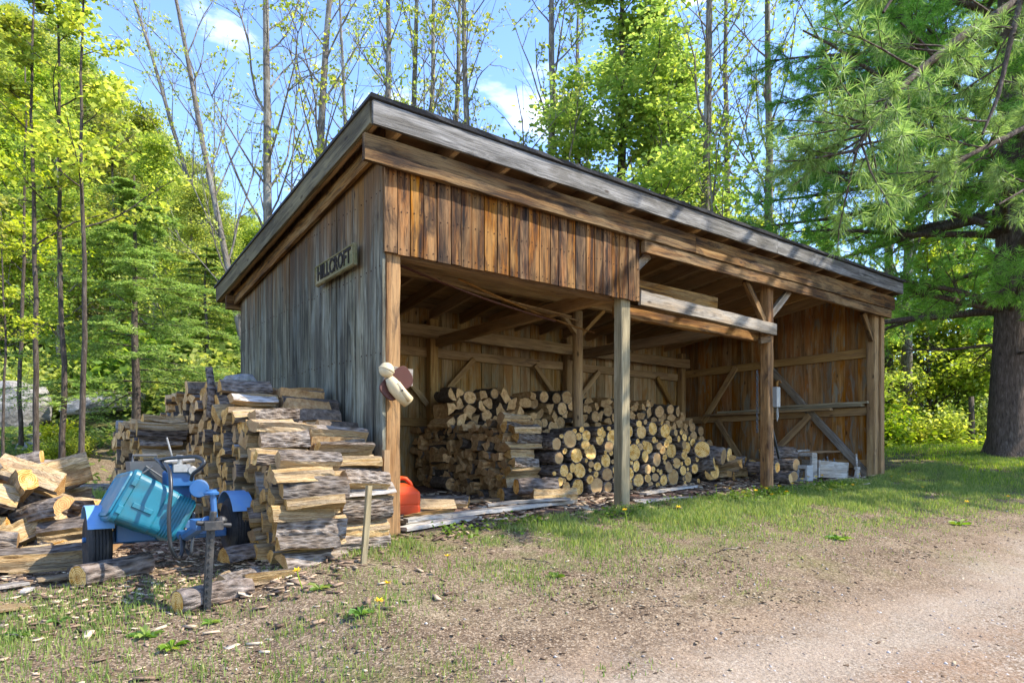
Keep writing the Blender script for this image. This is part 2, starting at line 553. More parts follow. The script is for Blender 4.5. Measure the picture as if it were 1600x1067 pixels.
def grid_mesh(name, xs, ys, mat, dz=0):
    X, Y = np.meshgrid(xs, ys, indexing='xy')
    Z = gz(X, Y) + dz
    v = np.stack([X.ravel(), Y.ravel(), Z.ravel()], 1)
    nx, ny = len(xs), len(ys)
    i = np.arange(ny - 1)[:, None] * nx + np.arange(nx - 1)[None, :]
    i = i.ravel()
    f = np.stack([i, i + 1, i + nx + 1, i + nx], 1)
    me = raw_mesh(name, v, f, 4, mat)
    me.polygons.foreach_set('use_smooth', [True] * len(f))
    return me

g = link('ground', grid_mesh('ground', axis_vals(-4, 9, 0.06, -150, 170), axis_vals(-5.2, 5, 0.06, -90, 170), M['ground']))
tag(g, kind='structure')
# the drive is its own sheet, a few millimetres proud of the soil, with a ragged edge
def road_sheet():
    xs = axis_vals(-4, 9, 0.06, -60, 70)
    ts = np.linspace(0, 1, 60)
    X, T = np.meshgrid(xs, ts, indexing='xy')
    edge = -2.72 + 0.7 * (fbm(X, X * 0 + 3, 0.55, 71) - 0.5) + 0.25 * (fbm(X, X * 0 + 8, 3, 77) - 0.5)
    Y = edge * (1 - T) + (-7.2) * T
    Z = gz(X, Y) + 0.004 * sst(0, 0.03, T) + 0.0006
    v = np.stack([X.ravel(), Y.ravel(), Z.ravel()], 1)
    nx, ny = len(xs), len(ts)
    i = (np.arange(ny - 1)[:, None] * nx + np.arange(nx - 1)[None, :]).ravel()
    f = np.stack([i, i + nx, i + nx + 1, i + 1], 1)
    me = raw_mesh('road', v, f, 4, M['ground'])
    me.polygons.foreach_set('use_smooth', [True] * len(f))
    tag(link('road', me), kind='structure')
road_sheet()

# ------------------------------------------------------------------ the shed
L, D = 8.11, 3.77
SLOPE = 0.124
def zr(y):                       # underside of the roof boards
    return 3.13 - SLOPE * y
shed = tag(empty('wood_shed', (0, 0, 0)), 'long open-fronted weathered plank shed with sloping roof, full of firewood', 'shed')

def beam(name, p0, p1, w, h, mat, parent=shed, roll=0.0, bow=0.0, rough=0.004, seed=None, seg=10, flat=None):
    """a sawn timber from p0 to p1 (centre line), w across, h high; local X runs along it"""
    p0, p1 = Vector(p0), Vector(p1)
    d = p1 - p0
    ln = d.length
    x = d.normalized()
    up = Vector(flat) if flat else (Vector((0, 0, 1)) if abs(x.z) < 0.9 else Vector((0, 1, 0)))
    y = up.cross(x).normalized()
    z = x.cross(y)
    R = Matrix((x, y, z)).transposed()
    R = R @ Matrix.Rotation(roll, 3, 'X')
    rs = random.Random(seed if seed is not None else int(abs(p0.x * 131 + p0.y * 71 + p0.z * 37 + p1.z * 17) * 100))
    mb = MB()
    vs, fs = [], []
    c = min(w, h) * 0.07
    prof = [(-w / 2 + c, -h / 2), (w / 2 - c, -h / 2), (w / 2, -h / 2 + c), (w / 2, h / 2 - c), (w / 2 - c, h / 2), (-w / 2 + c, h / 2), (-w / 2, h / 2 - c), (-w / 2, -h / 2 + c)]
    for i in range(seg + 1):
        t = i / seg
        b = bow * math.sin(math.pi * t)
        for (a, q) in prof:
            vs.append((ln * t, a + rs.uniform(-rough, rough), q + b + rs.uniform(-rough, rough)))
    k = len(prof)
    for i in range(seg):
        for j in range(k):
            j2 = (j + 1) % k
            fs.append((i * k + j, i * k + j2, (i + 1) * k + j2, (i + 1) * k + j))
    fs.append(tuple(range(k - 1, -1, -1)))
    fs.append(tuple(seg * k + j for j in range(k)))
    mb.add(vs, fs)
    o = mb.build(name, mat, parent)
    o.matrix_local = Matrix.Translation(p0) @ R.to_4x4()
    return o

def plank_wall(name, mat, p0, p1, zb, zt, nrm, wmin, wmax, th, seed, parent=shed, gap=0.003, nails=()):
    """vertical boards from p0 to p1 (xy); zb, zt are functions of t; nrm points outward"""
    rs = random.Random(seed)
    p0, p1 = Vector((*p0, 0)), Vector((*p1, 0))
    d = p1 - p0
    ln = d.length
    x = d.normalized()
    nv = Vector((*nrm, 0))
    mb = MB()
    s = 0
    while s < ln - 0.01:
        w = min(rs.uniform(wmin, wmax), ln - s)
        if ln - s - w < wmin * 0.4:
            w = ln - s
        a, b = s + gap / 2, s + w - gap / 2
        o0 = rs.uniform(0, 0.007)
        zz0, zz1 = zb(s / ln) + rs.uniform(-0.02, 0.02) * (0.25 if name == 'front_siding' else 1), zt
        tl = rs.uniform(-0.003, 0.003)
        vs = []
        nseg = 6
        for k in range(nseg + 1):
            t = k / nseg
            wob = rs.uniform(-0.0012, 0.0012)
            for (u, q) in ((a, 0), (b, 0), (b, th), (a, th)):
                zlo, zhi = zz0, zz1(u / ln)
                z = zlo + (zhi - zlo) * t
                vs.append(p0 + x * (u + wob) + nv * (o0 - q + (tl if u == a else -tl)) + Vector((0, 0, z)))
        fs = []
        for k in range(nseg):
            for j in range(4):
                j2 = (j + 1) % 4
                fs.append((k * 4 + j, k * 4 + j2, k * 4 + 4 + j2, k * 4 + 4 + j))
        fs.append((3, 2, 1, 0))
        fs.append(tuple(nseg * 4 + j for j in range(4)))
        mb.add(vs, fs)
        if nails:
            for u in (a + (b - a) * .25, a + (b - a) * .75):
                for zn in nails:
                    q = p0 + x * (u + rs.uniform(-.006, .006)) + nv * (o0 + .0015) + Vector((0, 0, zn + rs.uniform(-.012, .012)))
                    if zz0 + .02 < q.z < zz1(u / ln) - .02:
                        mb.box(q, (.009 if abs(nv.y) > .5 else .004, .004 if abs(nv.y) > .5 else .009, .009), None, 1)
        s += w
    return mb.build(name, [mat, M['nail']], parent)

plank_wall('side_wall', M['grey_wall'], (0, 0), (0, D), lambda t: 0.02 + 0.1 * t, lambda t: zr(t * D) - 0.005, (-1, 0), 0.12, 0.21, 0.025, 4, nails=(0.6, 1.4, 2.05, 2.62))
plank_wall('side_wall', M['side_wall'], (L, 0.0), (L, D), lambda t: 0.16, lambda t: zr(t * D) - 0.005, (1, 0), 0.13, 0.22, 0.025, 5)
plank_wall('back_wall', M['inner_wall'], (0.03, D), (L - 0.03, D), lambda t: 0.1, lambda t: zr(D) - 0.005, (0, 1), 0.14, 0.23, 0.025, 6, gap=0.006)
plank_wall('front_siding', M['siding'], (0.004, -0.03), (2.80, -0.03), lambda t: 2.155, lambda t: 2.80, (0, -1), 0.095, 0.135, 0.024, 7, gap=0.009, nails=(2.2, 2.48, 2.74))

# roof: boards, felt on top, rake boards at the ends
mb = MB()
rs = random.Random(11)
y = -0.17
while y < D + 0.33:
    w = rs.uniform(0.16, 0.24)
    y1 = min(y + w, D + 0.36)
    for (xa, xb) in ((-0.15, 4.0), (4.006, L + 0.27)):
        vs = []
        for xx in (xa, xb):
            for (yy, dz) in ((y, 0), (y1 - rs.uniform(0.003, 0.014), 0), (y1 - 0.008, 0.02), (y, 0.02)):
                vs.append((xx, yy, zr(yy) + dz))
        mb.add(vs, [(0, 1, 2, 3), (7, 6, 5, 4), (0, 4, 5, 1), (1, 5, 6, 2), (2, 6, 7, 3), (3, 7, 4, 0)])
    y = y1
mb.build('roof_boards', M['deck'], shed)
mb = MB()
nx = 60
vs = []
rs = random.Random(3)
for i in range(nx + 1):
    xx = -0.20 + (L + 0.52) * i / nx
    for (yy, dz) in ((-0.215 - rs.uniform(0, 0.012), 0.022), (D + 0.42, 0.022), (D + 0.42, 0.045), (-0.225 - rs.uniform(0, 0.012), 0.045 + rs.uniform(-0.006, 0.008))):
        vs.append((xx, yy, zr(yy) + dz))
fs = []
for i in range(nx):
    for j in range(4):
        j2 = (j + 1) % 4
        fs.append((i * 4 + j, (i + 1) * 4 + j, (i + 1) * 4 + j2, i * 4 + j2))
fs += [(0, 1, 2, 3), tuple(nx * 4 + j for j in (3, 2, 1, 0))]
mb.add(vs, fs)
mb.build('roof', M['roofing'], shed)
def zrake(y): return zr(y) - 0.055
# fascia in two lengths
beam('fascia_board', (-0.17, -0.19, 3.085), (5.02, -0.19, 3.085), 0.028, 0.17, M['fascia'], rough=0.003, seg=24)
beam('fascia_board', (5.024, -0.188, 3.083), (L + 0.29, -0.188, 3.08), 0.028, 0.165, M['fascia'], rough=0.003, seg=16)
for xx in (-0.172, L + 0.285):
    beam('rake_board', (xx, -0.172, zr(-0.17) - 0.055), (xx, D + 0.38, zr(D + 0.38) - 0.055), 0.026, 0.19, M['rake'], seg=16)
beam('rake_trim', (-0.14, -0.17, zr(-0.17) - 0.10), (-0.14, D + 0.36, zr(D + 0.36) - 0.10), 0.03, 0.10, M['rafter'], seg=16)
beam('rake_trim', (-0.045, 0.0, zr(0) - 0.20), (-0.045, D + 0.1, zr(D + 0.1) - 0.20), 0.034, 0.13, M['beam'], seg=16)
beam('rear_fascia', (-0.17, D + 0.40, zr(D + 0.4) - 0.06), (L + 0.28, D + 0.40, zr(D + 0.4) - 0.06), 0.026, 0.17, M['rake'], seg=16)
beam('rear_plate', (-0.15, D + 0.06, zr(D) - 0.25), (L + 0.1, D + 0.06, zr(D) - 0.25), 0.06, 0.16, M['beam'], seg=16)
xx = 0.05
k = 0
while xx < L + 0.1:
    beam('rafter', (xx, -0.165, zr(-0.165) - 0.077), (xx, D + 0.35, zr(D + 0.35) - 0.077), 0.045, 0.15, M['rafter'], seg=6)
    k += 1
    xx += 0.505
# header boards along the front
beam('header_beam', (-0.19, -0.085, 2.868), (3.60, -0.085, 2.868), 0.045, 0.195, M['beam'], seg=24)
beam('header_beam', (3.604, -0.085, 2.866), (L + 0.23, -0.085, 2.862), 0.045, 0.19, M['beam'], seg=24)
beam('lower_header_beam', (2.815, -0.065, 2.705), (L + 0.16, -0.065, 2.70), 0.05, 0.118, M['beam'], seg=24)
beam('plate_beam', (0.03, 0.07, 2.86), (L - 0.03, 0.07, 2.86), 0.10, 0.17, M['inner_beam'], seg=16)
# front posts
beam('post', (0.095, 0.07, -0.1), (0.095, 0.07, 2.77), 0.125, 0.125, M['post_orange'], seg=14, bow=0.004)
beam('post', (2.65, 0.065, -0.05), (2.65, 0.065, 2.77), 0.118, 0.118, M['post_grey'], seg=14)
beam('post', (5.215, 0.065, 0.0), (5.215, 0.065, 2.77), 0.12, 0.115, M['post_orange'], seg=14)
beam('post', (L - 0.085, 0.075, 0.05), (L - 0.085, 0.075, 2.77), 0.13, 0.13, M['inner_beam'], seg=14)
beam('corner_board', (L + 0.016, -0.012, 0.1), (L + 0.016, -0.012, 2.64), 0.11, 0.028, M['rafter'], seg=14)
beam('corner_board', (0.065, 0.16, 0.0), (0.065, 0.16, 2.7), 0.06, 0.05, M['rafter'], seg=10)
# beams between the front posts
beam('tie_beam', (2.815, -0.02, 2.20), (5.27, -0.02, 2.145), 0.045, 0.14, M['beam_grey'], seg=16)
beam('stub_beam', (2.80, 0.16, 2.365), (4.32, 0.16, 2.36), 0.045, 0.15, M['beam'], seg=12)
beam('inner_beam', (0.1, 0.19, 2.245), (2.62, 0.19, 2.235), 0.09, 0.13, M['rafter'], seg=14)
beam('inner_beam', (2.66, 0.17, 2.075), (5.2, 0.17, 2.06), 0.08, 0.11, M['post_orange'], seg=14)
beam('inner_beam', (0.1, 0.62, 2.30), (3.0, 0.62, 2.30), 0.20, 0.045, M['inner_beam'], seg=12)
# rear frame
for px_, sz in ((0.12, 0.12), (2.54, 0.13), (5.09, 0.13), (L - 0.12, 0.12)):
    beam('rear_post', (px_, D - 0.12, 0.1), (px_, D - 0.12, zr(D) - 0.17), sz, sz, M['inner_beam'], seg=10)
beam('rear_beam', (0.05, D - 0.24, 2.30), (5.15, D - 0.24, 2.29), 0.09, 0.165, M['inner_beam'], seg=20)
beam('rear_beam', (5.16, D - 0.23, 2.29), (L - 0.06, D - 0.23, 2.29), 0.09, 0.165, M['rafter'], seg=20)
beam('girt', (0.05, D - 0.055, 2.04), (L - 0.05, D - 0.055, 2.04), 0.05, 0.13, M['inner_beam'], seg=20)
beam('girt', (0.05, D - 0.06, 1.05), (L - 0.05, D - 0.06, 1.05), 0.05, 0.12, M['inner_beam'], seg=20)
beam('cross_beam', (2.63, 0.10, 2.255), (2.60, D - 0.2, 2.18), 0.09, 0.14, M['rafter'], seg=10)
beam('cross_beam', (5.2, 0.13, 2.24), (5.12, D - 0.2, 2.2), 0.09, 0.14, M['rafter'], seg=10)
# centre post and its purlin
mbx = MB()
mbx.tube([(0.27 * k, 0.008 * math.sin(k * 1.7), 0.006 * math.cos(k)) for k in range(10)], [0.078, 0.076, 0.074, 0.072, 0.07, 0.07, 0.068, 0.068, 0.066, 0.066], 10)
o = mbx.build('centre_post', M['inner_beam'], shed, smooth=True)
o.matrix_local = Matrix.Translation((3.72, 1.9, 0.05)) @ Matrix.Rotation(RAD(-90), 4, 'Y')
beam('purlin', (0.05, 1.9, 2.62), (L - 0.05, 1.9, 2.62), 0.10, 0.14, M['rafter'], seg=16)
beam('brace', (3.72, 1.9, 2.16), (3.28, 1.9, 2.54), 0.07, 0.05, M['inner_beam'], seg=4)
beam('brace', (3.74, 1.9, 2.16), (4.18, 1.9, 2.54), 0.07, 0.05, M['inner_beam'], seg=4)
# knee braces on the front
beam('brace', (5.15, 0.06, 2.22), (4.72, 0.04, 2.68), 0.06, 0.085, M['beam'], seg=5)
beam('brace', (5.28, 0.06, 2.34), (5.66, 0.04, 2.68), 0.06, 0.085, M['beam_grey'], seg=5)
beam('brace', (L - 0.15, 0.06, 2.30), (L - 0.48, 0.04, 2.66), 0.06, 0.085, M['beam'], seg=5)
beam('brace', (2.74, 0.10, 2.42), (3.02, 0.06, 2.68), 0.06, 0.085, M['beam_grey'], seg=5)
# braces on the rear wall
for (xa, za, xb, zb_) in ((2.62, 1.35, 3.25, 2.0), (2.46, 1.3, 1.85, 1.95), (5.0, 1.35, 4.4, 2.0), (5.18, 1.35, 5.8, 2.0), (7.9, 1.3, 7.3, 2.0), (0.2, 1.9, 0.9, 1.2)):
    beam('brace', (xa, D - 0.12, za), (xb, D - 0.12, zb_), 0.045, 0.075, M['inner_beam'], seg=5)
# girts and braces on the right wall
beam('girt', (L - 0.055, 0.10, 2.13), (L - 0.055, D - 0.06, 2.10), 0.05, 0.13, M['inner_beam'], seg=14)
beam('girt', (L - 0.055, 0.10, 1.25), (L - 0.055, D - 0.06, 1.22), 0.07, 0.12, M['inner_beam'], seg=14)
beam('girt', (L - 0.055, 0.10, 0.45), (L - 0.055, D - 0.06, 0.45), 0.05, 0.12, M['rafter'], seg=14)
beam('brace', (L - 0.10, 1.90, 2.16), (L - 0.10, 0.12, 0.26), 0.05, 0.11, M['beam_grey'], seg=12)
beam('brace', (L - 0.11, 2.45, 2.12), (L - 0.11, 3.15, 1.18), 0.05, 0.09, M['inner_beam'], seg=8)
beam('brace', (L - 0.12, 1.05, 1.22), (L - 0.12, 1.92, 0.40), 0.05, 0.10, M['inner_beam'], seg=8)
beam('brace', (L - 0.11, 2.85, 1.2), (L - 0.11, 2.2, 0.3), 0.05, 0.09, M['inner_beam'], seg=8)
# girts on the left wall
beam('girt', (0.055, 0.2, 2.0), (0.055, D - 0.06, 2.0), 0.05, 0.12, M['inner_beam'], seg=10)
beam('girt', (0.055, 0.2, 1.1), (0.055, D - 0.06, 1.1), 0.05, 0.12, M['inner_beam'], seg=10)
# cleats on the posts
beam('cleat', (0.0, -0.02, 1.23), (0.24, -0.02, 1.22), 0.03, 0.13, M['beam_grey'], seg=3)
beam('cleat', (4.96, 0.0, 1.98), (5.17, 0.0, 2.02), 0.04, 0.07, M['beam'], seg=3)

# ------------------------------------------------------------------ firewood
def bark_mat(name, c0, c1, c2, sc=1.0):
    n = NT(name)
    co = n.vadd(n.coord(), n.comb(n.math('MULTIPLY', n.objrand(), 31), n.math('MULTIPLY', n.objrand(), 17), n.math('MULTIPLY', n.island(), 23)))
    w = n.vadd(co, n.map(n.noise(co, 9, 3, 0.6, col=True), (0.03, 0.03, 0.03)))
    v = n.voro(n.map(w, (14 * sc, 52 * sc, 52 * sc)), 1)
    f = n.noise(n.map(co, (14, 60, 60)), 1, 6, 0.7)
    big = n.noise(co, 6, 4, 0.6)
    c = n.ramp(n.math('ADD', n.math('MULTIPLY', v, 0.55), n.math('MULTIPLY', f, 0.5)), [(0.29, c2), (0.48, c1), (0.74, c0)])
    c = n.hsv(c, 0.5, n.mrange(big, 0.3, 0.7, 0.6, 1.2), n.mrange(n.objrand(), 0, 1, 0.75, 1.35))
    return n.bsdf(c, 0.92, 0.15, normal=n.bump(n.math('SUBTRACT', f, v), 0.9, 0.03))

def split_mat(name, stops):
    n = NT(name)
    r = n.objrand()
    at_ = n.node('ShaderNodeAttribute', attribute_name='tone')
    tone = at_.outputs['Fac']
    co = n.vadd(n.coord(), n.comb(n.math('MULTIPLY', r, 41), n.math('MULTIPLY', tone, 13), n.math('MULTIPLY', r, 9)))
    w = n.vadd(co, n.map(n.noise(co, 4, 3, 0.6, col=True), (0.02, 0.06, 0.06)))
    g = n.noise(n.map(w, (3, 55, 55)), 1, 8, 0.72, 0.2)
    fine = n.noise(n.map(w, (7, 210, 210)), 1, 4, 0.75)
    blot = n.noise(n.map(co, (5, 8, 8)), 1, 6, 0.7)
    c = n.ramp(g, stops)
    c = n.mix(n.ramp(blot, [(0.50, 0), (0.68, 0.45)]), c, (0.36, 0.19, 0.085))
    c = n.mix(1, c, n.ramp(fine, [(0.34, 0.35), (0.5, 1)]), 'MULTIPLY')
    tear = n.noise(n.map(w, (2.2, 30, 30), (3, 1, 7)), 1, 5, 0.7)
    c = n.mix(n.ramp(tear, [(0.31, 0.85), (0.37, 0)]), c, (0.07, 0.038, 0.018))
    c = n.hsv(c, 0.5, n.mrange(n.math('FRACT', n.math('ADD', n.math('MULTIPLY', r, 5.1), tone)), 0, 1, 0.95, 1.28), n.math('MULTIPLY', n.mrange(r, 0, 1, 0.72, 1.12), n.mrange(tone, 0, 1, 0.72, 1.15)))
    h = n.math('ADD', n.math('ADD', g, n.math('MULTIPLY', fine, 0.6)), n.math('MULTIPLY', tear, 0.8))
    return n.bsdf(c, 0.8, 0.2, normal=n.bump(h, 0.95, 0.025))

def end_mat(name, stops):
    n = NT(name)
    r = n.objrand()
    co = n.coord()
    s = n.sep(co)
    nz = n.noise(n.vadd(co, n.comb(n.math('MULTIPLY', r, 31), 0, 0)), 14, 4, 0.6)
    rad = n.math('SQRT', n.math('ADD', n.math('MULTIPLY', s[1], s[1]), n.math('MULTIPLY', s[2], s[2])))
    ring = n.math('SINE', n.math('MULTIPLY', n.math('ADD', rad, n.math('MULTIPLY', nz, 0.02)), 520))
    ang = n.math('ARCTAN2', s[2], s[1])
    crk = n.noise(n.comb(n.math('MULTIPLY', ang, 2.2), n.math('MULTIPLY', rad, 3.0), n.math('MULTIPLY', r, 37)), 3, 4, 0.7)
    t = n.math('ADD', n.math('MULTIPLY', ring, 0.13), n.noise(n.vadd(co, n.comb(0, n.math('MULTIPLY', r, 19), 0)), 26, 5, 0.65))
    c = n.ramp(t, stops)
    c = n.mix(n.ramp(crk, [(0.35, 0.9), (0.41, 0)]), c, (0.05, 0.03, 0.018))
    heart = n.mrange(rad, 0.035, 0.012)
    c = n.mix(n.math('MULTIPLY', heart, n.mrange(n.math('FRACT', n.math('MULTIPLY', r, 3.7)), 0.2, 0.9, 0, 0.6)), c, (0.30, 0.135, 0.05))
    grey = n.mrange(n.math('FRACT', n.math('MULTIPLY', r, 11.3)), 0.66, 0.85, 0, 0.7)
    c = n.mix(grey, c, (0.30, 0.205, 0.13))
    c = n.hsv(c, 0.5, 1.15, n.mrange(n.math('FRACT', n.math('MULTIPLY', r, 8.9)), 0, 1, 0.72, 1.12))
    return n.bsdf(c, 0.85, 0.15, normal=n.bump(t, 0.5, 0.008))

M['bark'] = bark_mat('log_bark', (0.29, 0.235, 0.185), (0.155, 0.118, 0.088), (0.045, 0.032, 0.023))
M['bark_dark'] = bark_mat('dark_log_bark', (0.25, 0.20, 0.165), (0.125, 0.095, 0.075), (0.035, 0.026, 0.02), 0.8)
M['bark_pale'] = bark_mat('pale_birch_bark', (0.52, 0.48, 0.43), (0.36, 0.31, 0.26), (0.10, 0.075, 0.055), 0.5)
M['split'] = split_mat('split_wood', [(0.28, (0.32, 0.20, 0.105)), (0.45, (0.55, 0.385, 0.215)), (0.60, (0.71, 0.55, 0.345)), (0.75, (0.82, 0.69, 0.49))])
M['end'] = end_mat('log_end_grain', [(0.3, (0.27, 0.14, 0.055)), (0.5, (0.50, 0.30, 0.13)), (0.7, (0.68, 0.47, 0.24))])
M['round_end'] = end_mat('sawn_round_end', [(0.3, (0.44, 0.20, 0.065)), (0.48, (0.74, 0.46, 0.185)), (0.66, (0.85, 0.63, 0.33))])

def log_mesh(name, kind, r, ln, seed, bark='bark', endm='end'):
    """one piece of firewood lying along local X, about its own middle"""
    rs = random.Random(seed)
    if kind == 'round':
        nseg = 14
        prof = []
        for j in range(nseg):
            a = 2 * math.pi * j / nseg
            rr = r * (1 + rs.uniform(-0.05, 0.05))
            prof.append((rr * math.cos(a), rr * math.sin(a), 0))
    else:
        span = {'quarter': RAD(rs.uniform(70, 115)), 'half': RAD(rs.uniform(150, 185)), 'wedge': RAD(rs.uniform(42, 65))}.get(kind, RAD(90))
        if kind == 'billet':
            w, h = r * rs.uniform(0.8, 1.1), r * rs.uniform(0.55, 0.8)
            prof = [(-w, -h * rs.uniform(0.7, 1), 1), (w * 0.1, -h * 0.92, 1), (w, -h * rs.uniform(0.6, 1), 1), (w * rs.uniform(0.8, 1.05), h * 0.1, 1), (w * rs.uniform(0.6, 0.95), h, 0),
                    (w * 0.1, h * 1.12, 0), (-w * rs.uniform(0.6, 1.0), h * 0.9, 1), (-w * 0.98, 0, 1)]
        else:
            R = r * {'quarter': 1.45, 'half': 1.1, 'wedge': 1.8}[kind]
            na = 7
            prof = [(rs.uniform(-.05, .05) * R, rs.uniform(-.05, .05) * R, 1)]
            prof.append((R * 0.5 * math.cos(-span / 2) , R * 0.5 * math.sin(-span / 2) + rs.uniform(-.06, .03) * R, 1))
            for j in range(na):
                a = -span / 2 + span * j / (na - 1)
                rr = R * (1 + rs.uniform(-0.05, 0.05))
                prof.append((rr * math.cos(a), rr * math.sin(a), 0 if j < na - 1 else 1))
            prof.append((R * 0.5 * math.cos(span / 2), R * 0.5 * math.sin(span / 2) + rs.uniform(-.03, .06) * R, 1))
            cx = sum(p[0] for p in prof) / len(prof)
            cx = (min(p[0] for p in prof) + max(p[0] for p in prof)) / 2
            prof = [(p[0] - cx, p[1], p[2]) for p in prof]
    if kind != 'round':                      # halve every edge so that split faces can be uneven
        q_ = []
        for j in range(len(prof)):
            a_, b_ = prof[j], prof[(j + 1) % len(prof)]
            q_.append(a_)
            if math.hypot(a_[0] - b_[0], a_[1] - b_[1]) > 0.035:
                q_.append(((a_[0] + b_[0]) / 2, (a_[1] + b_[1]) / 2, a_[2]))
        prof = q_
    k = len(prof)
    ns = 11
    tones = [rs.random() for _ in prof]
    mb = MB()
    vs, fs, ms = [], [], []
    sk0, sk1 = rs.uniform(-0.12, 0.12), rs.uniform(-0.12, 0.12)
    bx, by = rs.uniform(-0.012, 0.012), rs.uniform(-0.012, 0.012)
    tw = rs.uniform(-0.12, 0.12)
    for i in range(ns + 1):
        t = i / ns
        x = (t - 0.5) * ln
        tp = 1 + 0.06 * (t - 0.5) * rs.choice((-1, 1))
        b = math.sin(math.pi * t)
        for j, (a, q, m) in enumerate(prof):
            amp = 0.075 if (i not in (0, ns)) else 0.03
            if kind == 'round':
                jj = rs.uniform(-amp, amp) * r
            else:
                ph = tones[j] * 6.28
                jj = r * ((0.13 if m else 0.07) * math.sin(ph + t * (2.2 + 3 * tones[j - 1])) + rs.uniform(-.028, .028) * (1.6 if not m else 1))
            ca, sa = math.cos(tw * (t - .5)), math.sin(tw * (t - .5))
            yy, zz = (a * ca - q * sa) * tp, (a * sa + q * ca) * tp
            xx = x
            if i in (0, ns):
                xx += (sk0 if i == 0 else sk1) * yy
            vs.append((xx, yy * (1 + jj / max(r, .01) * 0.6) + bx * b, zz + jj + by * b))
    for i in range(ns):
        for j in range(k):
            j2 = (j + 1) % k
            fs.append((i * k + j, i * k + j2, (i + 1) * k + j2, (i + 1) * k + j))
            ms.append(1 if prof[j][2] else 0)
    tn = [tones[j] for i in range(ns) for j in range(k)]
    # sawn ends; a bark-coloured rim shows on round ones
    for (b0, rev) in ((0, True), (ns * k, False)):
        if kind == 'round':
            c0 = len(vs)
            for j in range(k):
                x, y, z = vs[b0 + j]
                vs.append((x + (-.002 if rev else .002), y * .91, z * .91))
            for j in range(k):
                j2 = (j + 1) % k
                q = (b0 + j, b0 + j2, c0 + j2, c0 + j)
                fs.append(q[::-1] if rev else q)
                ms.append(0)
                tn.append(.5)
            q = tuple(c0 + j for j in range(k))
        else:
            q = tuple(b0 + j for j in range(k))
        fs.append(q[::-1] if rev else q)
        ms.append(2)
        tn.append(.5)
    mb.add(vs, fs, ms)
    me = mb.mesh(name, [M[bark], M['split'], M[endm]], smooth=False)
    at_ = me.attributes.new('tone', 'FLOAT', 'FACE')
    at_.data.foreach_set('value', tn)
    if kind == 'round':
        me.polygons.foreach_set('use_smooth', [len(p.vertices) == 4 for p in me.polygons])
    return me

R0 = 0.075
SPLITS = []
for i, kd in enumerate(['quarter', 'billet', 'half', 'wedge', 'quarter', 'billet', 'half', 'wedge', 'quarter', 'billet', 'quarter', 'half', 'billet', 'quarter', 'wedge', 'billet']):
    SPLITS.append((kd, log_mesh('split_log', kd, R0, 0.41, 100 + i, 'bark_pale' if i == 4 else ['bark', 'bark', 'bark_dark', 'bark', 'bark'][i % 5])))
ROUNDS = [log_mesh('round_log', 'round', R0, 0.41, 200 + i, ['bark', 'bark_dark', 'bark'][i % 3], 'round_end') for i in range(8)]
ORD = 'first second third fourth fifth sixth seventh eighth ninth tenth eleventh twelfth thirteenth fourteenth fifteenth sixteenth seventeenth eighteenth nineteenth twentieth'.split()
ORD += ['twenty-' + o for o in ORD[:9]] + ['thirtieth'] + ['thirty-' + o for o in ORD[:9]]
LOGS = []        # (mesh, matrix) of the pieces that only fill the piles: built as one mass later
BARKWORD = {'log_bark': 'brown-barked', 'dark_log_bark': 'dark-barked', 'pale_birch_bark': 'pale-barked'}

def log_matrix(pos, axis, roll, ln=0.41, w=1.0, h=1.0, tilt=0.0, yaw=0.0):
    """axis 'x', 'y' or a vector: the way the log lies"""
    ax = {'x': Vector((1, 0, 0)), 'y': Vector((0, 1, 0))}.get(axis, None) if isinstance(axis, str) else Vector(axis).normalized()
    q = ax.to_track_quat('X', 'Z').to_matrix().to_4x4()
    return (Matrix.Translation(Vector(pos)) @ Matrix.Rotation(yaw, 4, 'Z') @ q @ Matrix.Rotation(tilt, 4, 'Y') @ Matrix.Diagonal((ln / 0.41, w, h, 1)) @ Matrix.Rotation(roll, 4, 'X'))

def put_log(name, me, mtx, label, cat, group=None):
    o = bpy.data.objects.new(name, me)
    o.matrix_world = mtx
    COL.objects.link(o)
    tag(o, label, cat, group)
    return o

def barkword(me):
    return BARKWORD[me.materials[0].name]

# --- the outdoor stack along the grey end wall: courses of split logs lying across it
def stack_top(y):
    return float(np.interp(y, [-0.5, -0.36, -0.2, 0.0, 0.28, 0.6, 1.0, 1.6, 2.4, 3.3], [0.56, 0.62, 0.64, 0.74, 0.9, 1.07, 1.22, 1.25, 1.25, 1.27]))

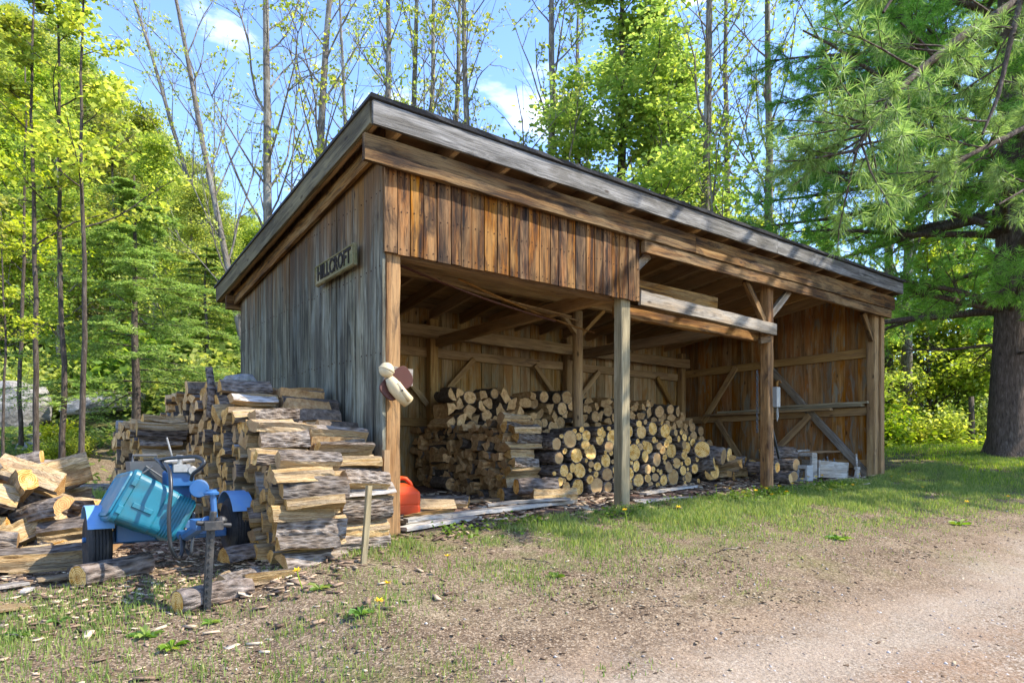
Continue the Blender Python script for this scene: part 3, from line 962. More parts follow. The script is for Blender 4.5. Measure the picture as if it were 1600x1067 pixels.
def split_stack(xc, ln, y0, y1, top, label, group, seed, cell=(0.09, 0.165), course=(0.085, 0.12), every=True, jx=0.05, axis='x', base=None, flip=False):
    """courses of split logs; the row runs along y, each log lies along x about xc"""
    rs = random.Random(seed)
    course_i = 0
    z = None
    zbase = (lambda y: G(xc, y)) if base is None else base
    zc = 0.0
    count = 0
    while True:
        hgt = rs.uniform(*course)
        y = y0 + rs.uniform(-0.04, 0.03)
        row = []
        while y < y1:
            w = rs.uniform(*cell)
            zz = zbase(y + w / 2) + zc + hgt / 2 - 0.01
            if zz + hgt * 0.35 < top(y + w / 2) + rs.uniform(-0.03, 0.03):
                row.append((y + w / 2, w, zz))
            y += w * 0.97
        if not row:
            break
        for i, (yy, w, zz) in enumerate(row):
            kd, me = rs.choice(SPLITS)
            roll = rs.uniform(0, 360)
            m = log_matrix((xc + rs.uniform(-jx, jx), yy, zz + rs.uniform(-0.012, 0.012)), 'x', RAD(roll), ln * rs.uniform(0.82, 1.13),
                           w / 0.15 * rs.uniform(1.0, 1.25), hgt / 0.135 * rs.uniform(0.95, 1.22), rs.uniform(-0.075, 0.075), rs.uniform(-0.17, 0.17) + (math.pi if rs.random() < 0.5 else 0))
            if every:
                put_log('split_log', me, m, label(me, i, course_i), 'firewood log', group)
            else:
                LOGS.append((me, m))
            count += 1
        zc += hgt * 0.93
        course_i += 1
        if course_i > 18:
            break
    return count

c1 = split_stack(-0.70, 0.40, -0.44, 1.6, stack_top,
                 lambda me, i, c: '%s split log, %s from the front in course %s of the outer wall-side stack' % (barkword(me), ORD[i], ORD[c]),
                 'split logs stacked outside the grey wall', 5)
def inner_top(y): return stack_top(y) - 0.03
split_stack(-0.285, 0.40, -0.34, 0.10, lambda y: inner_top(y) - 0.0,
            lambda me, i, c: '%s split log, %s back in course %s of the row touching the grey wall' % (barkword(me), ORD[i], ORD[c]),
            'split logs beside the front corner post', 6, jx=0.02)
split_stack(-0.285, 0.40, 0.10, 3.1, inner_top, None, None, 8, every=False)
split_stack(-0.70, 0.40, 1.62, 3.3, stack_top, None, None, 18, every=False)
split_stack(-1.12, 0.40, 2.34, 3.5, lambda y: 0.95 + 0.05 * math.sin(y * 9), None, None, 19, every=False)
c2 = split_stack(-1.12, 0.40, 2.02, 2.34, lambda y: 0.92 + 0.05 * math.sin(y * 9),
                 lambda me, i, c: '%s split log, %s from the front in course %s of the short rear stack' % (barkword(me), ORD[i], ORD[c]),
                 'split logs in the short rear stack', 9)

# --- loose heap of fresh split logs at the far left
rs = random.Random(31)
heap = []
hx0, hy0 = -2.22, 1.42
loose_words = ['lying flat', 'tilted up', 'leaning on another', 'lying askew', 'with its pale split face up', 'with its bark side up', 'end on to the drive', 'propped on the heap']
n_loose = 0
for lay in range(5):
    cnt = (23, 19, 14, 9, 5)[lay]
    for k in range(cnt):
        for tries in range(30):
            x = hx0 + rs.uniform(-0.95, 0.66) * (1 - lay * 0.15)
            y = hy0 + rs.uniform(-0.66, 0.75) * (1 - lay * 0.17)
            if all((x - q[0]) ** 2 + (y - q[1]) ** 2 > 0.17 ** 2 for q in heap if q[2] == lay):
                break
        heap.append((x, y, lay))
        kd, me = rs.choice(SPLITS)
        yaw = rs.uniform(0, 6.28)
        if lay == 0 and y < hy0 - 0.4:
            yaw = rs.uniform(-0.5, 0.5)
        sc_ = rs.uniform(0.95, 1.4)
        zz = G(x, y) + 0.07 + lay * 0.125 + rs.uniform(-0.02, 0.03)
        m = log_matrix((x, y, zz), 'x', rs.uniform(0, 6.28), 0.41 * rs.uniform(0.85, 1.2), sc_, sc_ * rs.uniform(0.85, 1.1), rs.uniform(-0.45, 0.45) * (1 if lay else 0.15), yaw)
        put_log('split_log', me, m, '%s %s log in the loose heap, layer %s, piece %s from its rear' % (barkword(me), kd if kd != 'quarter' else 'quarter-split', ORD[lay], ORD[n_loose % 39]), 'firewood log', 'loose split logs in the heap at the far left')
        n_loose += 1

# --- inside, first bay: a stack running back into the shed, logs across it
cA = split_stack(2.41, 0.42, 1.30, 1.44, lambda y: 1.0 + 0.03 * math.sin(5 * y),
                 lambda me, i, c: '%s split log, %s from the front in course %s of the dark stack inside' % (barkword(me), ORD[i], ORD[c]),
                 'split logs stacked across the first bay', 12, cell=(0.12, 0.19))

# --- dropped piles seen end on
def drop_pack(x0, x1, base, top, radii, rs, n):
    out = []
    fails = 0
    while len(out) < n and fails < 80:
        r = radii(rs)
        best = None
        for k in range(40):
            x = rs.uniform(x0 + r * 0.6, x1 - r * 0.6)
            z = base(x) + r
            for (xx, zz, rr) in out:
                dx = abs(x - xx)
                if dx < r + rr:
                    z = max(z, zz + math.sqrt((r + rr) ** 2 - dx * dx))
            if z + r * 0.6 < top(x) and (best is None or z < best[1]):
                best = (x, z, r)
        if best is None:
            fails += 1
            continue
        out.append(best)
    return out

rs = random.Random(77)
def rad_b(rs):
    return rs.choice((0.030, 0.038, 0.048, 0.058, 0.066, 0.074, 0.088, 0.10)) * rs.uniform(0.92, 1.08)
topB = lambda x: float(np.interp(x, [2.5, 2.75, 3.1, 3.7, 4.1, 4.6, 5.2], [0.72, 0.86, 0.92, 0.95, 1.05, 1.02, 0.80]))
pk = drop_pack(2.66, 5.25, lambda x: G(x, 1.2) + 0.01, topB, rad_b, rs, 210)
bands = {}
for (x, z, r) in pk:
    bands.setdefault(int((z - G(x, 1.2)) / 0.13), []).append((x, z, r))
nb = 0
for b in sorted(bands):
    for i, (x, z, r) in enumerate(sorted(bands[b])):
        me = rs.choice(ROUNDS)
        m = log_matrix((x, 1.37 + rs.uniform(-0.05, 0.03), z), 'y', rs.uniform(0, 6.28), 0.41 * rs.uniform(0.95, 1.08), r / R0 * rs.uniform(.88, 1.1), r / R0 * rs.uniform(.88, 1.1), rs.uniform(-0.03, 0.03), rs.uniform(-0.06, 0.06))
        sz = 'thick' if r > 0.08 else ('thin' if r < 0.045 else 'medium')
        put_log('round_log', me, m, '%s round log, pale end showing, %s from the left in course %s, middle pile' % (sz, ORD[min(i, 38)], ORD[b]), 'round log', 'sawn round logs piled in the middle bay')
        nb += 1
# pieces behind, so that the piles are deep
for (x, z, r) in drop_pack(2.84, 5.3, lambda x: G(x, 1.8) + 0.01, lambda x: topB(x) - 0.06, lambda rs: rs.uniform(0.06, 0.1), rs, 120):
    LOGS.append((rs.choice(ROUNDS), log_matrix((x, 1.83, z), 'y', rs.uniform(0, 6.28), 0.45, r / R0, r / R0)))

# --- the back row: the mass of smaller pieces behind (beyond the 300 nearest split logs)
topC = lambda x: float(np.interp(x, [2.1, 2.4, 3.2, 4.2, 5.0, 6.0, 6.8, 7.4, 7.8], [1.36, 1.46, 1.44, 1.5, 1.46, 1.46, 1.36, 1.0, 0.5]))
for (x, z, r) in drop_pack(2.15, 7.75, lambda x: G(x, 2.6) + 0.3 * 0, topC, lambda rs: rs.uniform(0.06, 0.095), rs, 420):
    me = rs.choice(ROUNDS) if rs.random() < 0.25 else rs.choice(SPLITS)[1]
    LOGS.append((me, log_matrix((x, 2.84 + rs.uniform(-0.06, 0.04), z), 'y', rs.uniform(0, 6.28), 0.41, r / R0 * 1.12, r / R0 * 1.12, rs.uniform(-0.08, 0.08), rs.uniform(-0.12, 0.12))))
# rear half of the first-bay stack (deep in the dark)
split_stack(2.41, 0.42, 1.46, 3.5, lambda y: 1.0 + 0.03 * math.sin(5 * y), None, None, 14, every=False, cell=(0.12, 0.19))
split_stack(2.83, 0.42, 1.9, 2.6, lambda y: 0.98, None, None, 15, every=False, cell=(0.12, 0.19))

# --- jumble at the right end of the round logs
rs = random.Random(91)
topD = lambda x: float(np.interp(x, [5.2, 5.6, 6.1, 6.7], [0.86, 0.74, 0.62, 0.38]))
jn = 0
for (x, z, r) in sorted(drop_pack(5.22, 6.75, lambda x: G(x, 1.3) + 0.01, topD, lambda rs: rs.choice((0.07, 0.085, 0.1, 0.125)), rs, 34)):
    if r > 0.115 or rs.random() < 0.35:
        me, nm, ct, wd = rs.choice(ROUNDS), 'round_log', 'round log', 'round'
    else:
        me, nm, ct, wd = rs.choice(SPLITS)[1], 'split_log', 'firewood log', 'split'
    m = log_matrix((x, 1.25 + rs.uniform(-0.12, 0.12), z), 'y', rs.uniform(0, 6.28), 0.41, r / R0, r / R0, rs.uniform(-0.2, 0.2), rs.uniform(-0.5, 0.5))
    put_log(nm, me, m, '%s %s log, %s along the jumble of mixed logs left of the third post' % (barkword(me), wd, ORD[jn]), ct, 'jumbled logs left of the third post')
    jn += 1
# a few more by the right-hand end
for i, (x, y, z, r, wd) in enumerate([(6.35, 0.55, 0.30, 0.075, 'reddish'), (6.62, 0.55, 0.30, 0.075, 'reddish'), (6.48, 0.62, 0.45, 0.085, 'grey'), (6.2, 0.75, 0.42, 0.08, 'grey'), (6.1, 0.5, 0.29, 0.07, 'grey')]):
    me = ROUNDS[(i * 3) % 8]
    m = log_matrix((x, y, G(x, y) + z - 0.21), 'y', i * 1.1, 0.42, r / R0, r / R0, 0, 0.1 * i - 0.2)
    put_log('round_log', me, m, 'round log by the leaning rod right of the third post, %s in that little pile' % ORD[i], 'round log', 'round logs right of the third post')
m = log_matrix((6.55, 0.72, G(6.5, .7) + 0.42), (0.9, -0.5, 0.05), 2.2, 0.5, 1.5, 1.2)
put_log('split_log', SPLITS[2][1], m, 'half log with hollow underside topping the little pile right of third post', 'firewood log', 'round logs right of the third post')

# --- single pieces on the ground outside and at the bay mouth
def lone(px, Z, axis, kd_i, ln, w, label, dz=0.0, roll=0.0, name='split_log', me=None, tilt=0):
    p = at(px, Z)
    me = me or SPLITS[kd_i][1]
    put_log(name, me, log_matrix((p.x, p.y, p.z + w * 0.075 * 0.72 + dz), axis, roll, ln, w, w, tilt), label, 'firewood log')
lone(335, 3.86, (0.95, 0.28, 0.02), 0, 0.42, 0.95, 'barked log lying under the foot of the trailer jack', me=ROUNDS[1], name='round_log', roll=0.4)
lone(180, 4.16, (0.9, 0.42, 0.05), 0, 0.44, 1.0, 'dark barked log against the left wheel of the blue machine', me=ROUNDS[4], name='round_log')
lone(392, 4.5, (1, 0.12, 0), 2, 0.36, 1.15, 'half log lying on the ground in front of the right wheel', roll=1.5)
lone(375, 4.12, (0.9, 0.5, 0.02), 5, 0.28, 0.7, 'grey broken log piece beside the jack', roll=0.3)
lone(420, 4.1, (1, 0.05, 0.0), 7, 0.3, 0.55, 'splintered pale log piece right of the jack', roll=1.2)
lone(55, 4.42, (1, 0.02, 0.0), 1, 0.55, 1.3, 'long pale split log along the front foot of the loose heap', roll=0.1)
lone(866, 7.1, (0.92, -0.25, 0.0), 8, 0.5, 1.3, 'pale split log at the mouth of the first bay before the round logs', roll=0.7)
lone(812, 7.5, (0.95, -0.2, 0.0), 3, 0.46, 1.2, 'round grey log lying before the dark inner stack', me=ROUNDS[4], name='round_log')
lone(838, 7.32, (0.95, -0.3, 0.0), 3, 0.46, 1.25, 'second grey log resting beside the pale split one at the bay mouth', me=ROUNDS[7], name='round_log', dz=0.1)
lone(690, 6.9, (0.8, -0.5, 0.0), 5, 0.55, 1.1, 'dark split log lying behind the red fuel can', roll=0.5)
lone(672, 6.6, (0.9, -0.3, 0.0), 7, 0.5, 0.9, 'thin dark split log beside the red fuel can', roll=0.2)
lone(70, 9.2, (0.8, 0.5, 0.1), 2, 0.5, 2.0, 'grey weathered chunk of log lying in the grass behind the heap', roll=1.4, dz=0.08)
lone(150, 8.6, (0.9, -0.45, 0.02), 5, 0.7, 0.9, 'grey rotten log lying in the grass left of the rear stack', roll=0.8)

# the uncountable rest as one mass
vv, ff, mi, nn = [], [], [], 0
cache = {}
for me, m in LOGS:
    if me.name not in cache:
        co = np.empty(len(me.vertices) * 3)
        me.vertices.foreach_get('co', co)
        cache[me.name] = (co.reshape(-1, 3), [tuple(p.vertices) for p in me.polygons], [p.material_index for p in me.polygons],
                          {'log_bark': 0, 'dark_log_bark': 1, 'pale_birch_bark': 2}[me.materials[0].name], me.materials[2].name)
    co, fs, ms, bi, en = cache[me.name]
    A = np.array(m)
    vv.append(co @ A[:3, :3].T + A[:3, 3])
    ff.extend([tuple(i + nn for i in f) for f in fs])
    mi.extend([bi if k == 0 else (3 if k == 1 else 4) for k in ms])
    nn += len(co)
def mass_mat(name, stops):
    n = NT(name)
    r = n.island()
    co = n.vadd(n.coord(), n.comb(n.math('MULTIPLY', r, 41), n.math('MULTIPLY', r, 13), 0))
    g = n.noise(n.map(co, (24, 24, 24)), 1, 6, 0.7, 0.5)
    c = n.hsv(n.ramp(g, stops), 0.5, 1, n.mrange(r, 0, 1, 0.6, 1.2))
    return n.bsdf(c, 0.88, 0.15, normal=n.bump(g, 0.6, 0.02))
M['mass_bark'] = mass_mat('stacked_bark', [(0.3, (0.05, 0.037, 0.028)), (0.55, (0.15, 0.115, 0.085)), (0.75, (0.27, 0.22, 0.17))])
M['mass_wood'] = mass_mat('stacked_split_wood', [(0.3, (0.28, 0.145, 0.06)), (0.5, (0.50, 0.30, 0.13)), (0.7, (0.68, 0.47, 0.24))])
me = bpy.data.meshes.new('firewood')
me.from_pydata([tuple(p) for p in np.concatenate(vv)], [], ff)
for q in ('mass_bark', 'mass_bark', 'bark_pale', 'mass_wood', 'mass_wood'):
    me.materials.append(M[q])
me.polygons.foreach_set('material_index', mi)
tag(link('firewood', me), 'mass of stacked firewood filling the back row and the rear of the stacks', 'firewood', kind='stuff')
print('LOGS', c1, c2, cA, nb, jn, n_loose, len(LOGS))

# ------------------------------------------------------------------ the blue machine on its little trailer
M['teal'] = plain('teal_plastic', (0.005, 0.12, 0.17), 0.42, 0.5, 0, 0.18, 7, 0.08, (0.03, 0.075, 0.085))
M['teal_lid'] = plain('faded_teal_plastic', (0.006, 0.12, 0.18), 0.45, 0.5, 0, 0.12, 6, 0.06, (0.12, 0.22, 0.25))
M['blue'] = plain('blue_paint', (0.020, 0.095, 0.24), 0.45, 0.5, 0, 0.12, 9, 0.06, (0.10, 0.15, 0.22))
M['blue_light'] = plain('faded_blue_paint', (0.15, 0.30, 0.50), 0.5, 0.5, 0, 0.08, 7, 0.05, (0.10, 0.26, 0.55))
M['rubber'] = plain('black_rubber', (0.02, 0.02, 0.021), 0.75, 0.3, 0, 0.3, 30, 0.2, (0.07, 0.06, 0.05))
M['hose'] = plain('black_hose', (0.018, 0.019, 0.021), 0.38, 0.5, 0, 0.1, 30, 0.03)
M['steel'] = plain('dull_steel', (0.30, 0.29, 0.27), 0.42, 0.5, 0.7, 0.3, 20, 0.1, (0.12, 0.085, 0.06))
M['dark_steel'] = plain('dark_grey_steel', (0.085, 0.088, 0.09), 0.55, 0.4, 0.3, 0.25, 10, 0.1, (0.14, 0.11, 0.085))
M['black_steel'] = plain('black_greasy_steel', (0.035, 0.034, 0.033), 0.5, 0.4, 0.3, 0.3, 14, 0.15, (0.15, 0.12, 0.09))
M['rim'] = plain('dirty_rim_paint', (0.48, 0.42, 0.31), 0.6, 0.35, 0, 0.2, 14, 0.1, (0.16, 0.10, 0.06))
M['galv'] = plain('galvanized_steel', (0.24, 0.235, 0.22), 0.6, 0.5, 0.5, 0.2, 30, 0.1)

def rot_to(c, xdir, zdir):
    x = Vector(xdir).normalized()
    z = Vector(zdir)
    z = (z - x * z.dot(x)).normalized()
    y = z.cross(x)
    return Matrix.Translation(Vector(c)) @ Matrix((x, y, z)).transposed().to_4x4()

WX0, WX1, WY = -1.79, -0.965, 0.34
def splitter():
    g0, g1 = G(WX0, WY), G(WX1, WY)
    root = tag(empty('log_splitter', ((WX0 + WX1) / 2, WY, (g0 + g1) / 2)),
               'blue towable log splitter with teal plastic tub and black hoses beside the log stacks', 'log splitter')
    base = root.location.copy()
    I = Matrix.Translation(-base)
    def fin(mb, name, mat, parent=root, **k):
        mb.v = [tuple(Vector(p) - (base if parent is root else base)) for p in mb.v]
        return mb.build(name, mat, parent, **k)
    # wheels and fenders
    for (wx, g, sgn) in ((WX0, g0, -1), (WX1, g1, 1)):
        c = Vector((wx, WY, g + 0.195))
        wheel = empty('wheel')
        wheel.parent = root
        T = Matrix.Translation(c) @ Matrix.Rotation(RAD(90), 4, 'Y')
        mb = MB()
        prof = [(0.115, -0.06), (0.15, -0.068), (0.178, -0.06), (0.192, -0.046)]
        for q in (-0.036, -0.018, 0.0, 0.018, 0.036):
            prof += [(0.197, q - 0.006), (0.197, q + 0.006), (0.189, q + 0.0075), (0.189, q + 0.0105)]
        prof += [(0.192, 0.046), (0.178, 0.06), (0.15, 0.068), (0.115, 0.06)]
        mb.lathe(prof, 40, T)
        fin(mb, 'tyre', M['rubber'], wheel, smooth=False)
        mb = MB()
        mb.lathe([(0.03, -0.03), (0.05, -0.03), (0.07, -0.018), (0.10, -0.028), (0.118, -0.058), (0.124, -0.058), (0.118, -0.02), (0.118, 0.02), (0.124, 0.058), (0.118, 0.058), (0.10, 0.03), (0.07, 0.02), (0.03, 0.034)], 28, T)
        fin(mb, 'rim', M['rim'], wheel, smooth=True)
        # curved mudguard: flat top sheet bending down over the tread towards the tow end
        mb = MB()
        th = 0.006
        pts = []
        for k in range(15):
            a = RAD(26 + 118 * k / 14)
            pts.append((WY - math.cos(a) * 0.235, c.z + 0.015 + math.sin(a) * 0.225))
        hw = 0.07
        vs, fs = [], []
        for (yy, zz) in pts:
            d = Vector((0, yy - WY, zz - c.z)).normalized() * th
            vs += [(wx - hw, yy, zz), (wx + hw, yy, zz), (wx + hw, yy + d.y, zz + d.z), (wx - hw, yy + d.y, zz + d.z)]
        for k in range(len(pts) - 1):
            for j in range(4):
                j2 = (j + 1) % 4
                fs.append((k * 4 + j, k * 4 + j2, k * 4 + 4 + j2, k * 4 + 4 + j))
        fs += [(3, 2, 1, 0), tuple((len(pts) - 1) * 4 + j for j in range(4))]
        mb.add(vs, fs)
        fin(mb, 'mudguard', M['blue_light'])
    gm = (g0 + g1) / 2
    mb = MB()
    mb.box(((WX0 + WX1) / 2 - 0.0, WY, gm + 0.20), (WX1 - WX0 - 0.13, 0.07, 0.08))
    for wx in (WX0, WX1):
        mb.tube([(wx - 0.08, WY, gm + 0.195), (wx + 0.08, WY, gm + 0.195)], 0.018, 10)
    mb.box((WX0 + 0.20, WY - 0.04, gm + 0.245), (0.22, 0.16, 0.14))
    mb.box((WX1 - 0.24, WY - 0.05, gm + 0.235), (0.20, 0.05, 0.10))
    fin(mb, 'axle', M['blue'], bevel=0.006)
    jx, jy = -1.365, -0.65
    jg = G(jx, jy)
    mb = MB()
    mb.tube([(-1.40, WY, gm + 0.21), (-1.385, -0.2, gm + 0.24), (jx, jy + 0.02, jg + 0.49)], 0.032, 8)
    mb.box((jx, jy + 0.1, jg + 0.47), (0.12, 0.16, 0.05))
    fin(mb, 'tow_bar', M['blue'])
    # jack: a dark perforated square tube standing on a log, crank head on top
    mb = MB()
    Mj = Matrix.Rotation(RAD(3), 3, 'Y')
    mb.box((jx, jy, jg + 0.23), (0.036, 0.036, 0.50), Mj)
    for k in range(11):
        mb.tube([(jx - 0.0 + (k - 5) * 0.0022, jy - 0.028, jg + 0.03 + k * 0.04), (jx + (k - 5) * 0.0022, jy - 0.02, jg + 0.03 + k * 0.04)], 0.009, 8)
    mb.box((jx - 0.012, jy, jg - 0.01), (0.09, 0.09, 0.012))
    fin(mb, 'jack', M['black_steel'])
    mb = MB()
    mb.box((jx + 0.015, jy - 0.01, jg + 0.47), (0.10, 0.09, 0.05))
    mb.tube([(jx - 0.07, jy - 0.03, jg + 0.49), (jx + 0.11, jy - 0.03, jg + 0.465)], 0.014, 8)
    mb.lathe([(0.0, 0), (0.03, 0.0), (0.034, 0.012), (0.02, 0.03), (0.0, 0.034)], 12, Matrix.Translation((jx + 0.06, jy - 0.02, jg + 0.485)))
    mb.tube([(jx + 0.02, jy, jg + 0.49), (jx + 0.025, jy, jg + 0.545)], 0.02, 8)
    fin(mb, 'jack_clamp', M['black_steel'], bevel=0.003)
    # teal tub: a tapering rounded bin tipped on its side, ribbed foot to the right
    fc = Vector((-1.50, -0.07, 0.292))
    ex = Vector((0.285, 0, -0.150)).normalized()           # along the tub, from lid to foot
    ey = Vector((-0.10, 0.55, 0.0)).normalized()            # depth, away from the drive
    Tt = rot_to(fc + ey * 0.25, ex, ey.cross(ex) * -1) @ Matrix.Diagonal((1.2, 1.0, 1.12, 1))
    def ring(x, w, h, r, n=6):
        """rounded rectangle across the tub"""
        out = []
        for (sx, sy, a0) in ((1, 1, 0), (-1, 1, 90), (-1, -1, 180), (1, -1, 270)):
            for k in range(n + 1):
                a = RAD(a0 + 90 * k / n)
                out.append(Vector((x, sx * (w / 2 - r) + r * math.cos(a), sy * (h / 2 - r) + r * math.sin(a))))
        return out
    mb = MB()
    rings = [(-0.165, .53, .285, .035), (-0.155, .55, .30, .04), (-0.135, .55, .30, .04), (-0.128, .525, .283, .04), (-0.10, .52, .28, .04), (0.0, .51, .272, .045), (0.02, .51, .272, .045), (0.03, .498, .262, .045), (0.06, .495, .26, .045)]
    for k in range(6):
        x0 = 0.07 + k * 0.014
        rings += [(x0, .494, .258, .045), (x0 + 0.004, .486, .25, .045), (x0 + 0.009, .486, .25, .045)]
    rings += [(0.158, .49, .255, .045), (0.172, .47, .235, .05), (0.178, .42, .19, .05)]
    vs, fs = [], []
    for q in rings:
        vs += [Tt @ p for p in ring(*q)]
    k = 28
    for i in range(len(rings) - 1):
        for j in range(k):
            j2 = (j + 1) % k
            fs.append((i * k + j, i * k + j2, (i + 1) * k + j2, (i + 1) * k + j))
    fs += [tuple(range(k - 1, -1, -1)), tuple((len(rings) - 1) * k + j for j in range(k))]
    mb.add(vs, fs)
    tub = fin(mb, 'tub', M['teal'])
    mb = MB()
    vs, fs = [], []
    lr = [(-0.1655, .50, .26, .035), (-0.175, .50, .26, .035), (-0.178, .47, .235, .03), (-0.172, .44, .21, .03), (-0.172, .30, .10, .03)]
    for q in lr:
        vs += [Tt @ p for p in ring(*q)]
    for i in range(len(lr) - 1):
        for j in range(k):
            j2 = (j + 1) % k
            fs.append((i * k + j, i * k + j2, (i + 1) * k + j2, (i + 1) * k + j))
    fs += [tuple(range(k - 1, -1, -1)), tuple((len(lr) - 1) * k + j for j in range(k))]
    mb.add(vs, fs)
    fin(mb, 'lid', M['teal_lid'], tub)
    mb = MB()
    mb.box(Tt @ Vector((-0.05, -0.262, -0.03)), (0.12, 0.012, 0.03), Tt.to_3x3().normalized())
    fin(mb, 'latch', M['teal'], tub, bevel=0.003)
    for hz in (-0.08, 0.08):
        mb = MB()
        mb.box(Tt @ Vector((-0.142, -0.277, hz)), (0.03, 0.02, 0.05), Tt.to_3x3().normalized())
        fin(mb, 'hinge', M['teal'], tub, bevel=0.003)
    # dark hopper with a carrying bar behind the tub
    hb = at(229, 4.5, 0.0)
    mb = MB()
    cx_, cy_ = hb.x, hb.y
    t_, b_ = 0.585, 0.44
    vs = [(cx_ - .11, cy_ - .10, t_), (cx_ + .10, cy_ - .10, t_), (cx_ + .10, cy_ + .10, t_), (cx_ - .11, cy_ + .10, t_),
          (cx_ - .10, cy_ - .08, b_), (cx_ + .12, cy_ - .08, b_), (cx_ + .12, cy_ + .09, b_), (cx_ - .10, cy_ + .09, b_)]
    mb.add(vs, [(0, 1, 2, 3), (7, 6, 5, 4), (0, 4, 5, 1), (1, 5, 6, 2), (2, 6, 7, 3), (3, 7, 4, 0)])
    mb.tube([(cx_ - .10, cy_ - .104, b_ + .02), (cx_ + .02, cy_ - .104, t_ - .03)], 0.006, 6)
    mb.tube([(cx_ + .10, cy_ - .104, b_ + .02), (cx_ - .02, cy_ - .104, t_ - .03)], 0.006, 6)
    mb.tube([(cx_ - .08, cy_, t_), (cx_ - .08, cy_, t_ + .04), (cx_ + .06, cy_, t_ + .04), (cx_ + .06, cy_, t_)], 0.008, 6)
    mb.box((cx_ + 0.02, cy_ + 0.02, 0.33), (0.10, 0.10, 0.26))
    fin(mb, 'hopper', M['dark_steel'])
    # engine block, valve, hydraulic cylinder
    ve = at(280, 4.35, 0.0)
    mb = MB()
    mb.box((ve.x, ve.y + 0.03, 0.475), (0.155, 0.18, 0.10))
    mb.box((ve.x - 0.05, ve.y - 0.02, 0.50), (0.05, 0.06, 0.14))
    mb.box((ve.x + 0.01, ve.y + 0.06, 0.38), (0.12, 0.16, 0.12))
    fin(mb, 'engine_block', M['blue'], bevel=0.01)
    mb = MB()
    mb.tube([(ve.x - 0.10, ve.y - 0.05, 0.585), (ve.x + 0.08, ve.y - 0.05, 0.60)], 0.017, 10)
    mb.tube([(ve.x - 0.01, ve.y - 0.05, 0.54), (ve.x - 0.005, ve.y - 0.05, 0.63)], 0.022, 10)
    mb.lathe([(0, -.02), (.028, -.02), (.03, 0), (.026, .012), (0, .012)], 16, Matrix.Translation((ve.x + .06, ve.y - .08, .53)) @ Matrix.Rotation(RAD(90), 4, 'X'))
    mb.box((ve.x + 0.0, ve.y - 0.05, 0.545), (0.10, 0.07, 0.05))
    mb.tube([(ve.x - 0.045, ve.y - 0.02, 0.62), (ve.x - 0.075, ve.y - 0.02, 0.74)], 0.007, 6)
    fin(mb, 'valve', M['steel'], bevel=0.002)
    ce = at(311, 4.12, 0.425)
    mb = MB()
    Tc = Matrix.Translation(ce) @ Matrix.Rotation(RAD(-90), 4, 'X') @ Matrix.Rotation(RAD(14), 4, 'Y')
    mb.lathe([(0, 0), (0.05, 0), (0.055, 0.006), (0.055, 0.05), (0.048, 0.055)], 28, Tc)
    fin(mb, 'cylinder_cap', M['blue'])
    mb = MB()
    mb.lathe([(0.044, 0.05), (0.047, 0.055), (0.047, 0.30), (0.03, 0.31)], 24, Tc)
    mb.lathe([(0.052, 0.09), (0.054, 0.095), (0.054, 0.12), (0.052, 0.125)], 24, Tc)
    fin(mb, 'hydraulic_cylinder', M['steel'], smooth=True)
    sp = at(336, 4.05, 0.0)
    mb = MB()
    mb.tube([(sp.x, sp.y, 0.21), (sp.x - 0.012, sp.y, 0.40)], 0.018, 10)
    mb.lathe([(0.018, 0), (0.042, 0.0), (0.044, 0.012), (0.03, 0.022), (0.03, 0.03), (0, 0.03)], 16, Matrix.Translation((sp.x - 0.02, sp.y, 0.395)))
    fin(mb, 'support_post', M['blue'])
    # hoses
    def hose(keys, r, mat='hose'):
        ps = [at(px, Z, CAMZ - (py - 703) * Z / FPX) for (px, py, Z) in keys]
        sm = []
        for i in range(len(ps) - 1):
            a, b, c, d = ps[max(i - 1, 0)], ps[i], ps[i + 1], ps[min(i + 2, len(ps) - 1)]
            for q in range(8):
                t = q / 8
                sm.append(0.5 * ((2 * b) + (c - a) * t + (2 * a - 5 * b + 4 * c - d) * t * t + (3 * b - a - 3 * c + d) * t ** 3))
        sm.append(ps[-1])
        mb = MB()
        mb.tube(sm, r, 10)
        fin(mb, 'hose', M[mat], smooth=True)
    hose([(258, 724, 4.15), (265, 738, 4.05), (267, 765, 4.0), (264, 800, 3.98), (265, 840, 3.98), (270, 862, 3.99), (278, 871, 4.02), (284, 862, 4.06), (283, 835, 4.1)], 0.0115)
    hose([(246, 720, 4.25), (262, 716, 4.2), (290, 714, 4.15), (310, 714, 4.12), (319, 722, 4.1), (312, 732, 4.1), (302, 740, 4.12), (299, 750, 4.14)], 0.0115)
    hose([(303, 800, 4.1), (302, 830, 4.05), (300, 852, 4.03), (298, 866, 4.03), (292, 860, 4.08), (288, 845, 4.15), (290, 825, 4.2)], 0.010)
    hose([(243, 716, 4.3), (250, 722, 4.22), (256, 730, 4.2), (262, 735, 4.25)], 0.011)
    wheel_fix = [c for c in root.children if c.name.startswith('wheel')]
    return root
splitter()

# ------------------------------------------------------------------ things on and in the shed
# name board
t = tag(empty('sign', (-0.045, 0.76, 2.2)), 'carved wooden name board lettered HILLCROFT on the grey end wall', 'sign')
mb = MB()
rs = random.Random(8)
prof = []
n = 24
top_ = [(-0.415 + 0.83 * i / n, 0.09 + rs.uniform(-0.004, 0.004)) for i in range(n + 1)]
bot_ = [(-0.415 + 0.83 * i / n, -0.09 + rs.uniform(-0.004, 0.004)) for i in range(n, -1, -1)]
